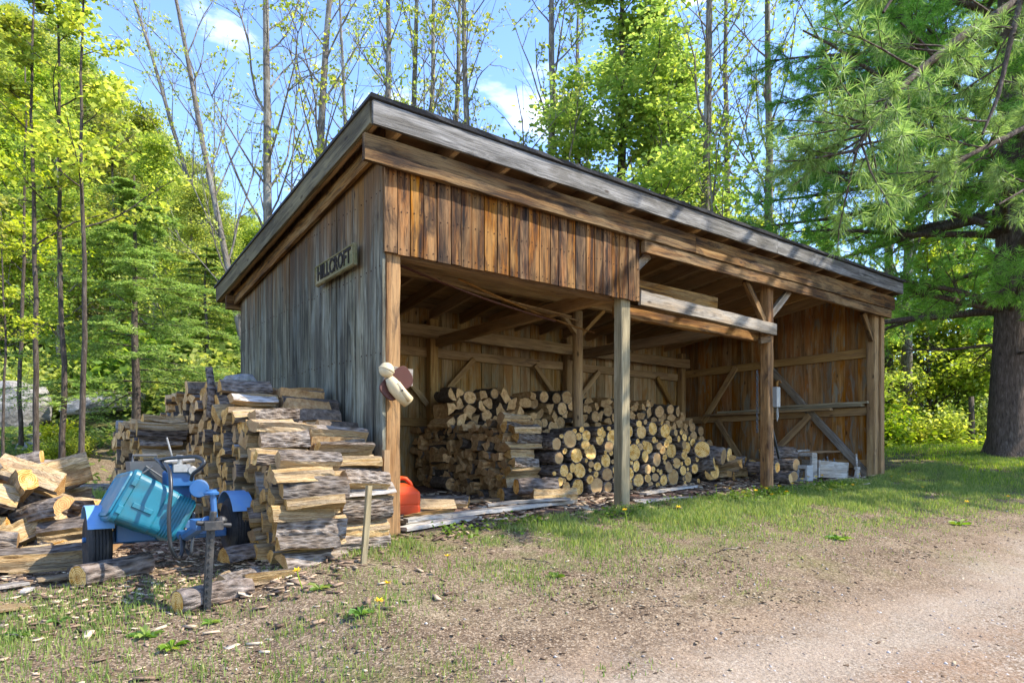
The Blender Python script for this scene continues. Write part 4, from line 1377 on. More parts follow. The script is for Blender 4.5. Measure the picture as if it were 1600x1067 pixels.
# local plane: X along the wall (towards the front = -y), Y up
Ms = Matrix((Vector((0, -1, 0)), Vector((0, 0, 1)), Vector((-1, 0, 0)))).transposed().to_4x4()
Ms = Ms @ Matrix.Rotation(RAD(1.5), 4, 'Z')
mb.prism(top_[::-1] + bot_[::-1], 0.03, Ms)
M['sign_wood'] = wood('sign_wood', [(0.25, (0.10, 0.085, 0.045)), (0.5, (0.21, 0.175, 0.095)), (0.75, (0.31, 0.26, 0.15))], 'Y', (0.12, 0.12, 0.05), None, (0.9, 1.1), 0.5, 0.4, 14, False, False)
M['letter'] = plain('dark_carved_letter', (0.022, 0.016, 0.011), 0.8, 0.2, 0, 0.2, 30)
mb.build('board', M['sign_wood'], t, bevel=0.004)
mb = MB()
for (cx_, cy_, ww, hh) in ((0, .078, .80, .012), (0, -.078, .80, .012), (-.402, 0, .012, .16), (.402, 0, .012, .16)):
    R3 = Ms.to_3x3()
    mb.box(Ms @ Vector((cx_, cy_, 0.033)), (ww, hh, 0.008), R3)
mb.build('raised_border', M['sign_wood'], t, bevel=0.002)
cu = bpy.data.curves.new('lettering', 'FONT')
cu.body = 'HILLCROFT'
cu.align_x, cu.align_y = 'CENTER', 'CENTER'
cu.size = 0.165
cu.extrude = 0.005
cu.offset = 0.0035
cu.space_character = 1.04
tmp = bpy.data.objects.new('lettering_curve', cu)
COL.objects.link(tmp)
dg = bpy.context.evaluated_depsgraph_get()
lm = bpy.data.meshes.new_from_object(tmp.evaluated_get(dg))
bpy.data.objects.remove(tmp)
xs_ = [v.co.x for v in lm.vertices]
sx_ = 0.70 / (max(xs_) - min(xs_))
lm.transform(Ms @ Matrix.Translation((0, 0, 0.032)) @ Matrix.Diagonal((sx_, 1.02, 1, 1)))
lm.materials.clear()
lm.materials.append(M['letter'])
link('lettering', lm, t)

# wooden ornament nailed to the corner post
M['cream'] = plain('cream_paint', (0.50, 0.40, 0.24), 0.55, 0.35, 0, 0.18, 18, 0.1, (0.42, 0.30, 0.15))
M['wing'] = plain('brown_paint', (0.07, 0.020, 0.011), 0.6, 0.4, 0, 0.15, 14, 0.1)
t = tag(empty('wooden_ornament', (0.10, -0.05, 1.02)), 'cream painted wooden angel figure with brown wings hung on the corner post', 'ornament')
def face_pt(px, py, y):
    r = (px - 829) / FPX
    Z = (y - CAMY) / (CP - r * SP)
    x = CAMX + Z * (SP + r * CP)
    return Vector((x, y, CAMZ - (py - 703) * Z / FPX))
t_loc = Vector(t.location)
def local(mb):
    mb.v = [tuple(Vector(p) - t_loc) for p in mb.v]
    return mb
hd = face_pt(604, 578, -0.13)
mb = MB()
prof = [(0.0, -0.056)] + [(0.056 * math.sin(RAD(a)), -0.056 * math.cos(RAD(a))) for a in range(15, 180, 15)] + [(0.0, 0.056)]
mb.lathe(prof, 20, Matrix.Translation(hd))
mb.lathe([(0.0565, -0.008), (0.0595, -0.004), (0.0595, 0.004), (0.0565, 0.008)], 20, Matrix.Translation(hd) @ Matrix.Rotation(RAD(20), 4, 'Y'))
local(mb).build('head', M['cream'], t, smooth=True)
b0, b1, b2, b3 = face_pt(608, 590, -0.13), face_pt(616, 604, -0.14), face_pt(628, 618, -0.14), face_pt(638, 628, -0.14)
mb = MB()
mb.tube([b0, b0.lerp(b1, .5), b1, b2, b3], [0.03, 0.044, 0.052, 0.052, 0.05], 16)
local(mb).build('body', M['cream'], t, smooth=True)
mb = MB()
a0, a1 = face_pt(621, 598, -0.175), face_pt(640, 626, -0.19)
mb.tube([a0, a0.lerp(a1, .5), a1], [0.02, 0.024, 0.016], 10)
local(mb).build('arm', M['cream'], t, smooth=True)
mb = MB()
cw = face_pt(619, 602, -0.085)
Mw = Matrix.Translation(cw) @ Matrix((Vector((0.66, 0, -0.75)), Vector((0.75, 0, 0.66)), Vector((0, -1, 0)))).transposed().to_4x4()
for sgn in (-1, 1):
    poly = []
    for k in range(26):
        a = 2 * math.pi * k / 26
        u = 0.084 * math.copysign(abs(math.cos(a)) ** 0.7, math.cos(a))
        v = sgn * 0.072 + 0.073 * math.copysign(abs(math.sin(a)) ** 0.75, math.sin(a)) * (1 - .18 * math.cos(a))
        poly.append((u - .012, v))
    if sgn < 0:
        poly = poly
    mb = MB()
    mb.prism(poly, 0.016 + .004 * (sgn > 0), Mw @ Matrix.Rotation(RAD(9 * sgn), 4, 'X'))
    local(mb).build('wing', M['wing'], t, bevel=0.003)
mb = MB()
for q in (0.35, 0.7):
    c_ = a0.lerp(b3, q) + Vector((-.012, -.035, -.01))
    mb = MB()
    mb.lathe([(0, 0), (.008, 0), (.008, .006), (0, .006)], 10, Matrix.Translation(c_) @ Matrix.Rotation(RAD(90), 4, 'X'))
    local(mb).build('button', M['rubber'], t)

# red fuel can behind the corner post
M['red'] = plain('red_plastic', (0.72, 0.075, 0.012), 0.5, 0.3, 0, 0.06, 8, 0.03)
cp_ = at(634, 6.35)
t = tag(empty('fuel_can', cp_, RAD(-20)), 'bright red plastic fuel can on the shed floor behind the corner post', 'fuel can')
mb = MB()
def rr(w, h, r, z, n=5, dx=0):
    o = []
    for (sx, sy, a0) in ((1, 1, 0), (-1, 1, 90), (-1, -1, 180), (1, -1, 270)):
        for k in range(n + 1):
            a = RAD(a0 + 90 * k / n)
            o.append((dx + sx * (w / 2 - r) + r * math.cos(a), sy * (h / 2 - r) + r * math.sin(a), z))
    return o
rg = [(.23, .21, .03, 0.0, 0), (.245, .225, .03, 0.012, 0), (.245, .225, .03, 0.09, 0), (.237, .217, .03, 0.097, 0), (.237, .217, .03, 0.107, 0), (.245, .225, .03, 0.114, 0), (.245, .225, .03, 0.205, 0), (.235, .215, .03, .225, 0), (.17, .16, .03, .275, -.025), (.10, .10, .03, .30, -.05), (.06, .06, .024, .303, -.05)]
vs, fs = [], []
for (w, h, r, z, dx) in rg:
    vs += rr(w, h, r, z, 5, dx)
k = 24
for i in range(len(rg) - 1):
    for j in range(k):
        fs.append((i * k + j, i * k + (j + 1) % k, (i + 1) * k + (j + 1) % k, (i + 1) * k + j))
fs += [tuple(range(k - 1, -1, -1)), tuple((len(rg) - 1) * k + j for j in range(k))]
mb.add(vs, fs)
mb.build('can_body', M['red'], t, bevel=0.004, seg=2)
mb = MB()
mb.tube([(-.085, 0, .275), (-.075, 0, .325), (-.045, 0, .352), (0.0, 0, .345), (.04, 0, .305), (.065, 0, .245)], .019, 10)
mb.build('handle', M['red'], t, smooth=True)
mb = MB()
mb.lathe([(.028, 0), (.03, .005), (.03, .03), (.022, .036), (0, .036)], 16, Matrix.Translation((-.105, 0.04, .262)) @ Matrix.Rotation(RAD(-25), 4, 'Y'))
mb.build('cap', M['hose'], t)

def plank(label, p0, p1, w, h, mat='board', name='loose_board', cat='board', group=None, roll=0):
    p0, p1 = Vector(p0), Vector(p1)
    o = beam(name, p0, p1, w, h, M[mat], None, roll=roll, rough=0.004, seg=12, bow=0.006)
    tag(o, label, cat, group)
    return o

def gp(px, Z, dz=0.0):
    p = at(px, Z)
    p.z += dz
    return p
# old boards lying at the mouth of the first bay
plank('long grey board lying just inside the first bay, nearest the drive', gp(628, 5.35, .03), gp(745, 5.95, .03), 0.13, 0.03)
plank('split grey board lying behind the front one at the first bay', gp(628, 5.75, .03), gp(890, 7.0, .05), 0.15, 0.035)
plank('pale board lying on another at the mouth of the first bay', gp(760, 6.55, .07), gp(888, 6.85, .09), 0.11, 0.022)
plank('dark board lying deeper on the floor of the first bay', gp(640, 6.7, .03), gp(800, 7.6, .03), 0.12, 0.03, 'rafter')
plank('narrow weathered board lying over the long grey board', gp(634, 5.6, .06), gp(704, 5.85, .06), 0.09, 0.03)
plank('short board lying askew behind the corner post', gp(640, 5.95, .04), gp(700, 6.35, .04), 0.16, 0.025, 'inner_beam')
plank('thin board lying before the round logs in the second bay', gp(1005, 7.9, .03), gp(1085, 8.7, .03), 0.10, 0.025)
plank('small pale board lying in the dirt right of the grey post', gp(990, 7.3, .015), gp(1088, 7.55, .02), 0.06, 0.015)
plank('curved pale offcut lying on the dirt right of the grey post', gp(1000, 7.1, .015), gp(1040, 7.3, .02), 0.10, 0.015)
# stakes holding the outdoor stack
def stake(name, label, p0, p1, w, mat='post_grey'):
    o = beam(name, p0, p1, w, w * 0.8, M[mat], None, rough=0.003, seg=6)
    tag(o, label, 'stake')
p = at(567, 4.4)
stake('stake', 'narrow wooden stake leaning on the front of the outdoor stack', p + Vector((0, 0, -.05)), p + Vector((0.06, 0.03, 0.50)), 0.036)
stake('stake', 'short dark stake standing between the outdoor stack and corner post', Vector((-0.05, -0.16, -0.08)), Vector((-0.045, -0.15, 0.66)), 0.045, 'rafter')
mb = MB()
mb.tube([(0, 0, 0), (0.012, 0, 0.2), (-0.01, 0.01, 0.40)], [0.034, 0.031, 0.028], 9)
o = mb.build('stake', M['bark_dark'], None, True, loc=(-0.95, 1.1, 0.92))
tag(o, 'upright barked branch stub rising from the top of the outdoor stack', 'stake')
# battens slung under the front beams
for i, (pa, pb, w, mt, lb) in enumerate([
        ((0.15, 0.45, 2.235), (2.75, 0.95, 2.15), 0.035, 'inner_beam', 'thin pale batten slung under the roof of the first bay'),
        ((0.15, 0.30, 2.20), (2.35, 0.75, 2.02), 0.025, 'wing', 'thin reddish batten sagging under the roof of the first bay'),
        ((0.25, 0.50, 2.26), (3.05, 1.15, 2.17), 0.03, 'inner_beam', 'thin batten above the reddish one, under the first bay roof'),
        ((0.9, 0.35, 2.16), (3.2, 1.05, 2.03), 0.022, 'post_orange', 'slender brown batten projecting past the cross beam under the roof')]):
    tag(beam('batten', pa, pb, w, 0.012, M[mt], None, rough=0.002, bow=-0.03, seg=14), lb, 'batten')
# lumber lying on the right wall's lower rail
for i, (pa, pb, w, h, mt, lb) in enumerate([
        ((L - 0.17, 0.18, 1.335), (L - 0.17, 2.75, 1.33), 0.14, 0.04, 'post_grey', 'pale thick board resting on the rail of the right end wall'),
        ((L - 0.15, 0.10, 1.375), (L - 0.19, 1.9, 1.375), 0.12, 0.03, 'post_grey', 'upper pale board resting on the rail of the right end wall'),
        ((L - 0.30, 0.6, 1.29), (L - 0.28, 3.0, 1.29), 0.09, 0.035, 'inner_beam', 'brown board resting outermost on the rail of the right end wall')]):
    tag(beam('loose_board', pa, pb, w, h, M[mt], None, rough=0.003, seg=12), lb, 'board')
# bits at the foot of the right end wall
def gxy(x, y, dz=0):
    return Vector((x, y, G(x, y) + dz))
t = tag(empty('wooden_crate', gxy(7.28, 0.42), RAD(-8)), 'long weathered grey wooden crate on the ground near the right end wall', 'crate')
mb = MB()
for (c, s_) in (((0, -.14, .13), (.62, .022, .24)), ((0, .14, .13), (.62, .022, .24)), ((0, 0, .02), (.60, .258, .02))):
    mb.box(c, s_, Matrix.Rotation(RAD(4), 3, 'Y'))
mb.build('crate_body', M['board'], t, bevel=0.003)
for sx in (-1, 1):
    mb = MB()
    mb.box((sx * .322, 0, .13 - sx * .02), (.022, .302, .25), Matrix.Rotation(RAD(4), 3, 'Y'))
    mb.build('end_panel', M['board'], t, bevel=0.003)
mb = MB()
for k in range(5):
    mb.tube([(-.2 + .1 * k, -.05 + .03 * (k % 2), .08), (-.17 + .1 * k, .02, .26 + .03 * (k % 3))], .012, 6)
tag(mb.build('scrap_metal', M['dark_steel'], None, loc=gxy(7.38, 0.44)), 'rusty scrap metal rods sticking out of the grey crate', 'scrap')
t_ = MB()
Mr = Matrix.Rotation(RAD(3), 3, 'Y')
for (c, s_) in (((0, 0, .04), (.14, .34, .05)), ((0, 0, .36), (.14, .34, .05)), ((0, -.15, .2), (.14, .04, .28)), ((0, .15, .2), (.14, .04, .28))):
    t_.box(c, s_, Mr)
tag(t_.build('wooden_block', M['board'], None, loc=gxy(6.83, 0.5), bevel=0.006), 'open grey wooden frame block standing left of the long crate', 'block')
t_ = MB()
for (c, s_) in (((0, 0, .03), (.16, .30, .05)), ((0, 0, .20), (.16, .30, .05)), ((0, -.13, .115), (.16, .04, .12)), ((0, .13, .115), (.16, .04, .12)), ((0, 0, .115), (.16, .04, .12))):
    t_.box(c, s_)
M['concrete'] = plain('concrete', (0.33, 0.32, 0.30), 0.9, 0.2, 0, 0.2, 40, 0.3)
tag(t_.build('concrete_block', M['concrete'], None, loc=gxy(6.60, 0.42), bevel=0.006), 'hollow concrete block beside the reddish round logs', 'block')
plank('grey plank laid over the frame block toward the end wall', gxy(6.65, 0.62, .41), gxy(7.55, 0.9, .40), 0.16, 0.025)
plank('dark plank lying along the foot of the right end wall', gxy(7.2, 0.95, .36), gxy(7.95, 0.6, .37), 0.20, 0.03, 'rafter')
# brush leaning at the last post
t = tag(empty('hand_brush', gxy(7.72, 0.16)), 'worn long-handled brush leaning by the last post', 'brush')
mb = MB()
mb.tube([(0, 0, .12), (.05, .04, .36)], .014, 8)
mb.build('handle', M['board'], t)
mb = MB()
rs = random.Random(4)
for k in range(46):
    a, b = rs.uniform(-.06, .06), rs.uniform(-.03, .03)
    mb.tube([(a * .5, b * .5, .15), (a, b, .0)], .007, 4)
mb.box((0, 0, .15), (.09, .05, .04))
mb.build('bristles', M['board'], t)
# holder with a hooked handle on the third post
t = tag(empty('tool_holder', (5.30, -0.01, 1.32)), 'grey metal tool pocket with an orange hooked handle on the third post', 'tool holder')
mb = MB()
mb.prism([(-.04, -.035), (.04, -.035), (.05, .03), (-.05, .03)], .25, Matrix.Translation((0, 0, -.13)))
mb.build('pocket', M['galv'], t, bevel=0.004)
mb = MB()
mb.tube([(.01, 0, .10), (.02, 0, .17), (.04, 0, .20), (.075, 0, .205), (.10, 0, .18)], .016, 8)
mb.build('handle', M['post_orange'], t, smooth=True)
mb = MB()
mb.tube([(.02, 0, -.13), (.03, 0, -.24), (.02, 0, -.30)], [.012, .016, .006], 6)
mb.build('blade', M['galv'], t)
mb = MB()
mb.tube([gxy(5.95, 0.35, 0.36), Vector((5.40, 0.16, 1.15))], [.017, .013], 8)
o = mb.build('iron_rod', M['dark_steel'], None, True)
tag(o, 'dark iron rod leaning behind the third post', 'rod')
# chain hanging on the third post
mb = MB()
for k in range(20):
    z = 1.62 - k * 0.038
    Mx = Matrix.Translation((5.09, 0.12, z)) @ Matrix.Rotation(RAD(90 * (k % 2)), 4, 'Z')
    pts = [Mx @ Vector((.013 * math.cos(a), 0, .024 * math.sin(a))) for a in [2 * math.pi * q / 10 for q in range(11)]]
    mb.tube(pts, .0055, 5)
tag(mb.build('chain', M['dark_steel'], None, True), 'dark steel chain hanging behind the third post', 'chain')
# stone on the stack
mb = MB()
bm_ = bmesh.new()
bmesh.ops.create_icosphere(bm_, subdivisions=2, radius=1)
for v in bm_.verts:
    v.co = Vector((v.co.x * .17, v.co.y * .13, v.co.z * .06 * (1.3 if v.co.z > 0 else .4))) * (0.85 + 0.3 * mnoise.noise(v.co * 1.7))
me = bpy.data.meshes.new('flat_stone')
bm_.to_mesh(me); bm_.free()
M['rock'] = None
def rock_mat():
    n = NT('grey_rock')
    p = n.coord()
    a = n.noise(p, 2.2, 7, 0.65)
    b = n.noise(p, 17, 6, 0.7)
    c = n.ramp(n.math('ADD', n.math('MULTIPLY', a, .55), n.math('MULTIPLY', b, .45)), [(.33, (.07, .065, .06)), (.48, (.23, .215, .20)), (.62, (.40, .38, .355)), (.78, (.56, .54, .51))])
    moss = n.ramp(n.noise(p, 3.1, 6, .7), [(.52, 0), (.64, 1)])
    c = n.mix(n.math('MULTIPLY', moss, .5), c, (.10, .11, .05))
    return n.bsdf(c, .9, .2, normal=n.bump(b, .7, .04))
M['rock'] = rock_mat()
me.materials.append(M['rock'])
o = link('flat_stone', me, None, (-0.62, 1.45, 1.255))
tag(o, 'pale flat stone lying on top of the outdoor stack', 'stone')

# ------------------------------------------------------------------ trees and plants
def leaf_mat(name, cols, trans, tmix=0.45, rough=0.55):
    n = NT(name)
    r = n.island()
    o = n.objrand()
    c = n.ramp(r, [(i / (len(cols) - 1), q) for i, q in enumerate(cols)])
    c = n.hsv(c, n.mrange(o, 0, 1, 0.485, 0.515), n.mrange(n.math('FRACT', n.math('MULTIPLY', o, 7.7)), 0, 1, 0.85, 1.1), n.mrange(n.math('FRACT', n.math('MULTIPLY', o, 3.1)), 0, 1, 0.8, 1.25))
    t = n.mix(1, c, trans, 'MULTIPLY')
    b = n.node('ShaderNodeBsdfPrincipled')
    n.set(b.inputs['Base Color'], c)
    b.inputs['Roughness'].default_value = rough
    b.inputs['Specular IOR Level'].default_value = 0.25
    tr = n.node('ShaderNodeBsdfTranslucent')
    n.set(tr.inputs['Color'], t)
    mx = n.node('ShaderNodeMixShader')
    mx.inputs[0].default_value = tmix
    n.nt.links.new(b.outputs[0], mx.inputs[1])
    n.nt.links.new(tr.outputs[0], mx.inputs[2])
    n.nt.links.new(mx.outputs[0], n.out.inputs[0])
    return n.mat

M['leaf_spring'] = leaf_mat('spring_leaf', [(0.14, 0.20, 0.025), (0.22, 0.285, 0.035), (0.31, 0.36, 0.05), (0.40, 0.41, 0.075)], (2.2, 2.1, 1.2))
M['leaf_hill'] = leaf_mat('hillside_leaf', [(0.11, 0.165, 0.03), (0.19, 0.25, 0.042), (0.28, 0.335, 0.055), (0.39, 0.41, 0.09)], (2.2, 2.1, 1.2), 0.5)
M['leaf_maple'] = leaf_mat('maple_leaf', [(0.11, 0.19, 0.022), (0.19, 0.28, 0.032), (0.27, 0.35, 0.045), (0.37, 0.41, 0.07)], (2.0, 2.0, 1.3), 0.5)
M['leaf_shrub'] = leaf_mat('shrub_leaf', [(0.06, 0.115, 0.016), (0.11, 0.175, 0.024), (0.165, 0.235, 0.03), (0.24, 0.28, 0.045)], (1.9, 1.9, 1.1))
M['needle'] = leaf_mat('pine_needle', [(0.095, 0.20, 0.035), (0.15, 0.28, 0.05), (0.22, 0.36, 0.08), (0.36, 0.50, 0.14)], (1.8, 1.9, 1.2), 0.45, 0.45)
M['needle_dark'] = leaf_mat('hemlock_needle', [(0.11, 0.175, 0.03), (0.18, 0.26, 0.042), (0.25, 0.325, 0.055), (0.33, 0.38, 0.08)], (1.7, 1.8, 1.2), 0.35, 0.5)
M['grass'] = leaf_mat('grass_blade', [(0.10, 0.175, 0.018), (0.18, 0.275, 0.026), (0.27, 0.34, 0.04), (0.40, 0.38, 0.12)], (1.9, 1.9, 1.1), 0.4)
M['clover'] = leaf_mat('weed_leaf', [(0.05, 0.11, 0.015), (0.085, 0.165, 0.02), (0.13, 0.21, 0.03), (0.19, 0.24, 0.05)], (1.9, 1.9, 1.1), 0.35)

def trunk_mat(name, dark, mid, pale, lich=None):
    n = NT(name)
    co = n.vadd(n.coord(), n.comb(n.math('MULTIPLY', n.objrand(), 31), 0, n.math('MULTIPLY', n.objrand(), 57)))
    f = n.noise(n.map(co, (34, 34, 7)), 1, 6, 0.7, 0.4)
    c = n.ramp(f, [(.3, dark), (.52, mid), (.72, pale)])
    if lich:
        c = n.mix(n.ramp(n.noise(n.map(co, (5, 5, 1.6)), 1, 5, .65), [(.5, 0), (.62, .8)]), c, lich)
    return n.bsdf(c, .92, .12, normal=n.bump(f, .8, .03))
M['trunk_grey'] = trunk_mat('grey_trunk_bark', (.06, .05, .038), (.15, .13, .105), (.28, .255, .22), (.29, .28, .25))
M['trunk_dark'] = trunk_mat('dark_trunk_bark', (.035, .027, .021), (.085, .066, .052), (.17, .14, .115))
M['trunk_pine'] = trunk_mat('pine_trunk_bark', (.035, .026, .021), (.105, .078, .062), (.20, .16, .135))

def leaves_np(C, size, rng, up=0.6, elong=1.6, droop=0.0):
    """diamond-folded leaves at centres C -> verts (4n,3), quads (n,4)"""
    C = np.asarray(C, float)
    n = len(C)
    s = size * rng.uniform(0.6, 1.3, n)
    nv = rng.normal(size=(n, 3)) + np.array([0, 0, up * 2])
    nv /= np.linalg.norm(nv, axis=1)[:, None]
    d = rng.normal(size=(n, 3)) + np.array([0, 0, -droop * 2])
    d -= nv * (d * nv).sum(1)[:, None]
    d /= np.linalg.norm(d, axis=1)[:, None] + 1e-9
    b = np.cross(nv, d)
    hl, hw = (s * elong / 2)[:, None], (s / 2)[:, None]
    fold = (s * 0.18)[:, None] * nv
    V = np.stack([C - d * hl, C + b * hw + fold, C + d * hl, C - b * hw + fold], 1).reshape(-1, 3)
    F = np.arange(4 * n).reshape(n, 4)
    return V, F

def wander(rng, p, d, ln, n, curl, lift=0.0):
    pts = [np.array(p, float)]
    d = np.array(d, float)
    d /= np.linalg.norm(d)
    for i in range(n):
        d = d + rng.normal(size=3) * curl + np.array([0, 0, lift])
        d /= np.linalg.norm(d)
        pts.append(pts[-1] + d * ln / n)
    return pts

def side_dir(rng, d, ang):
    d = np.asarray(d, float) / np.linalg.norm(d)
    a = rng.normal(size=3)
    a -= d * a.dot(d)
    a /= np.linalg.norm(a)
    return d * math.cos(ang) + a * math.sin(ang)

def broad_tree(seed, H, r0, first, nb, spread, ang, levels=2, lean=(0, 0), lift=0.03, wob=0.03, twig=1.0):
    """returns MB of wood and an array of twig points for the leaves"""
    rng = np.random.default_rng(seed)
    mb = MB()
    n = 14
    pts = [np.zeros(3)]
    d = np.array([lean[0], lean[1], 1.0])
    for i in range(n):
        dd = d / np.linalg.norm(d) + rng.normal(size=3) * wob
        dd[2] = abs(dd[2])
        dd /= np.linalg.norm(dd)
        pts.append(pts[-1] + dd * H / n)
    rad = [r0 * (1.25 if i == 0 else 1) * (1 - 0.88 * i / n) + 0.006 for i in range(n + 1)]
    pts[0] = pts[0] - np.array([0, 0, 0.25])
    mb.tube(pts, rad, 9)
    tips = []
    for b in range(nb):
        t = first + (0.97 - first) * ((b + rng.uniform(0, 1)) / nb)
        i = min(int(t * n), n - 1)
        f = t * n - i
        p = pts[i] * (1 - f) + pts[i + 1] * f
        dtr = pts[i + 1] - pts[i]
        L1 = spread * (1.15 - t) * rng.uniform(0.6, 1.15)
        bd = side_dir(rng, dtr, RAD(ang + rng.uniform(-12, 12)))
        br = wander(rng, p, bd, L1, 6, 0.11, lift)
        r1 = max(0.005, rad[i] * (0.30 if levels > 2 else 0.4) * rng.uniform(0.7, 1.1))
        mb.tube(br, [r1 * (1 - 0.85 * k / 6) + 0.003 for k in range(7)], 5, cap=False)
        tips += br[3:]
        for q in range(rng.integers(3, 6)):
            k = rng.integers(1, 6)
            sd = side_dir(rng, br[k + 1] - br[k], RAD(rng.uniform(25, 55)))
            L2 = L1 * rng.uniform(0.25, 0.5)
            sb = wander(rng, br[k], sd, L2, 4, 0.13, lift)
            mb.tube(sb, [max(0.003, r1 * 0.42 * (1 - 0.7 * j / 4)) * twig for j in range(5)], 4, cap=False)
            tips += sb[1:]
            if levels > 2:
                for w in range(rng.integers(2, 5)):
                    k2 = rng.integers(1, 4)
                    td = side_dir(rng, sb[k2 + 1] - sb[k2], RAD(rng.uniform(25, 60)))
                    tw = wander(rng, sb[k2], td, L2 * rng.uniform(0.3, 0.6), 3, 0.15, lift)
                    mb.tube(tw, [0.0045 * twig, 0.004 * twig, 0.003 * twig, 0.002 * twig], 3, cap=False)
                    tips += tw[1:]
    return mb, np.array(tips), rng

def tree_meshes(key, wood_args, trunk, leaf, n_leaf, size, clump, up=0.6, elong=1.6, every=1.0, flat=0.6):
    mb, tips, rng = broad_tree(**wood_args)
    wood_me = mb.mesh('trunk', M[trunk], True)
    if every < 1:
        tips = tips[rng.random(len(tips)) < every]
    idx = rng.integers(0, len(tips), n_leaf)
    # uneven: some twigs carry many leaves, others few
    wgt = rng.random(len(tips)) ** 2
    idx = rng.choice(len(tips), n_leaf, p=wgt / wgt.sum())
    C = tips[idx] + rng.normal(size=(n_leaf, 3)) * np.array([clump, clump, clump * flat])
    V, F = leaves_np(C, size, rng, up, elong)
    return wood_me, raw_mesh('crown', V, F, 4, M[leaf])

def place_tree(name, meshes, loc, rz, scale, label, cat='tree', group=None, parts=('trunk', 'crown')):
    o = empty(name, loc, rz)
    o.scale = scale if hasattr(scale, '__len__') else (scale,) * 3
    tag(o, label, cat, group)
    for nm, me in zip(parts, meshes):
        link(nm, me, o)
    return o

T = {}
for i in range(5):
    T['bare%d' % i] = tree_meshes('b', dict(seed=300 + i, H=17.5, r0=0.135, first=0.16, nb=26, spread=4.6, ang=32, levels=3, lift=0.05, wob=0.018, twig=1.1),
                                  'trunk_grey', 'leaf_spring', 1700, 0.07, 0.08, 0.3, 1.5, 0.35)
for i in range(5):
    T['hill%d' % i] = tree_meshes('h', dict(seed=320 + i, H=10.5, r0=0.11, first=0.16, nb=26, spread=3.1, ang=52, levels=2, lift=0.03, wob=0.03),
                                  'trunk_grey', 'leaf_hill', 17000, 0.075, 0.28, 0.8, 1.45, 0.8, 0.4)
for i in range(2):
    T['maple%d' % i] = tree_meshes('m', dict(seed=340 + i, H=13.5, r0=0.14, first=0.14, nb=40, spread=3.6, ang=58, levels=3, lift=0.02, wob=0.02),
                                   'trunk_dark', 'leaf_maple', 40000, 0.082, 0.20, 0.9, 1.3, 0.8, 0.45)
for i in range(3):
    T['sapling%d' % i] = tree_meshes('s', dict(seed=350 + i, H=7.0, r0=0.034, first=0.45, nb=11, spread=1.9, ang=62, levels=2, lift=0.015, wob=0.035),
                                     'trunk_dark', 'leaf_spring', 2000, 0.06, 0.10, 0.9, 1.5, 0.7, 0.3)
for i in range(4):
    T['young%d' % i] = tree_meshes('y', dict(seed=360 + i, H=6.0, r0=0.06, first=0.06, nb=26, spread=2.4, ang=58, levels=2, lift=0.03, wob=0.04),
                                   'trunk_dark', 'leaf_shrub' if i % 2 else 'leaf_spring', 11000, 0.085, 0.20, 0.8, 1.5, 0.9, 0.5)

def shrub_meshes(seed, leaf, n, size, w, h):
    rng = np.random.default_rng(seed)
    mb = MB()
    tips = []
    for b in range(11):
        a = rng.uniform(0, 6.28)
        d = np.array([math.cos(a) * 0.75, math.sin(a) * 0.75, rng.uniform(0.5, 1.4)])
        br = wander(rng, (0, 0, -0.1), d, h * rng.uniform(0.7, 1.2), 5, 0.18, 0.02)
        mb.tube(br, [0.016, 0.013, 0.010, 0.008, 0.005, 0.003], 4, cap=False)
        tips += br[1:]
        for q in range(4):
            k = rng.integers(1, 5)
            sb = wander(rng, br[k], side_dir(rng, br[k + 1] - br[k], RAD(50)), h * 0.4, 3, 0.2)
            mb.tube(sb, [0.006, 0.005, 0.003, 0.002], 3, cap=False)
            tips += sb
    tips = np.array(tips)
    C = tips[rng.integers(0, len(tips), n)] + rng.normal(size=(n, 3)) * np.array([w, w, w * .7])
    C[:, 2] = np.abs(C[:, 2])
    V, F = leaves_np(C, size, rng, 0.8, 1.5)
    return mb.mesh('stems', M['trunk_dark'], True), raw_mesh('foliage', V, F, 4, M[leaf])
for i in range(4):
    T['shrub%d' % i] = shrub_meshes(380 + i, ('leaf_shrub', 'leaf_hill', 'leaf_shrub', 'leaf_spring')[i], 2600, 0.085, 0.16, 1.3)

def hemlock_meshes(seed, H):
    rng = np.random.default_rng(seed)
    mb = MB()
    pts = [np.array([0.03 * math.sin(k * .9), 0.03 * math.cos(k * .7), H * k / 12 - (0.2 if k == 0 else 0)]) for k in range(13)]
    mb.tube(pts, [0.075 * (1 - .9 * k / 12) + .005 for k in range(13)], 8)
    P, Dr = [], []
    z = 1.5
    while z < H * 0.98:
        for b in range(3):
            a = rng.uniform(0, 6.28)
            ln = 2.1 * (1 - z / H) ** 0.8 * rng.uniform(.7, 1.15) + 0.12
            br = wander(rng, (0, 0, z), (math.cos(a), math.sin(a), .12), ln, 6, .07, -.055)
            mb.tube(br, [.014 * (1 - .85 * k / 6) * (0.5 + ln / 3) + .002 for k in range(7)], 4, cap=False)
            for k in range(1, 7):
                for q in range(3):
                    sd = side_dir(rng, br[k] - br[k - 1], RAD(rng.uniform(35, 65)))
                    sd[2] = sd[2] * .25 - .12
                    sb = wander(rng, br[k], sd, ln * .34 * rng.uniform(.5, 1.1), 4, .08, -.03)
                    mb.tube(sb, [.004, .0035, .003, .0025, .002], 3, cap=False)
                    for j in range(1, 5):
                        for u in range(4):
                            P.append(sb[j] * (1 - u / 4) + sb[j - 1] * u / 4)
                            Dr.append(sb[j] - sb[j - 1])
        z += 0.25
    P = np.repeat(np.array(P), 3, 0)
    P = P + rng.normal(size=P.shape) * np.array([.035, .035, .012])
    V, F = leaves_np(P, 0.02, rng, 1.2, 3.6)
    return mb.mesh('trunk', M['trunk_dark'], True), raw_mesh('crown', V, F, 4, M['needle_dark'])
T['hemlock'] = hemlock_meshes(400, 6.2)

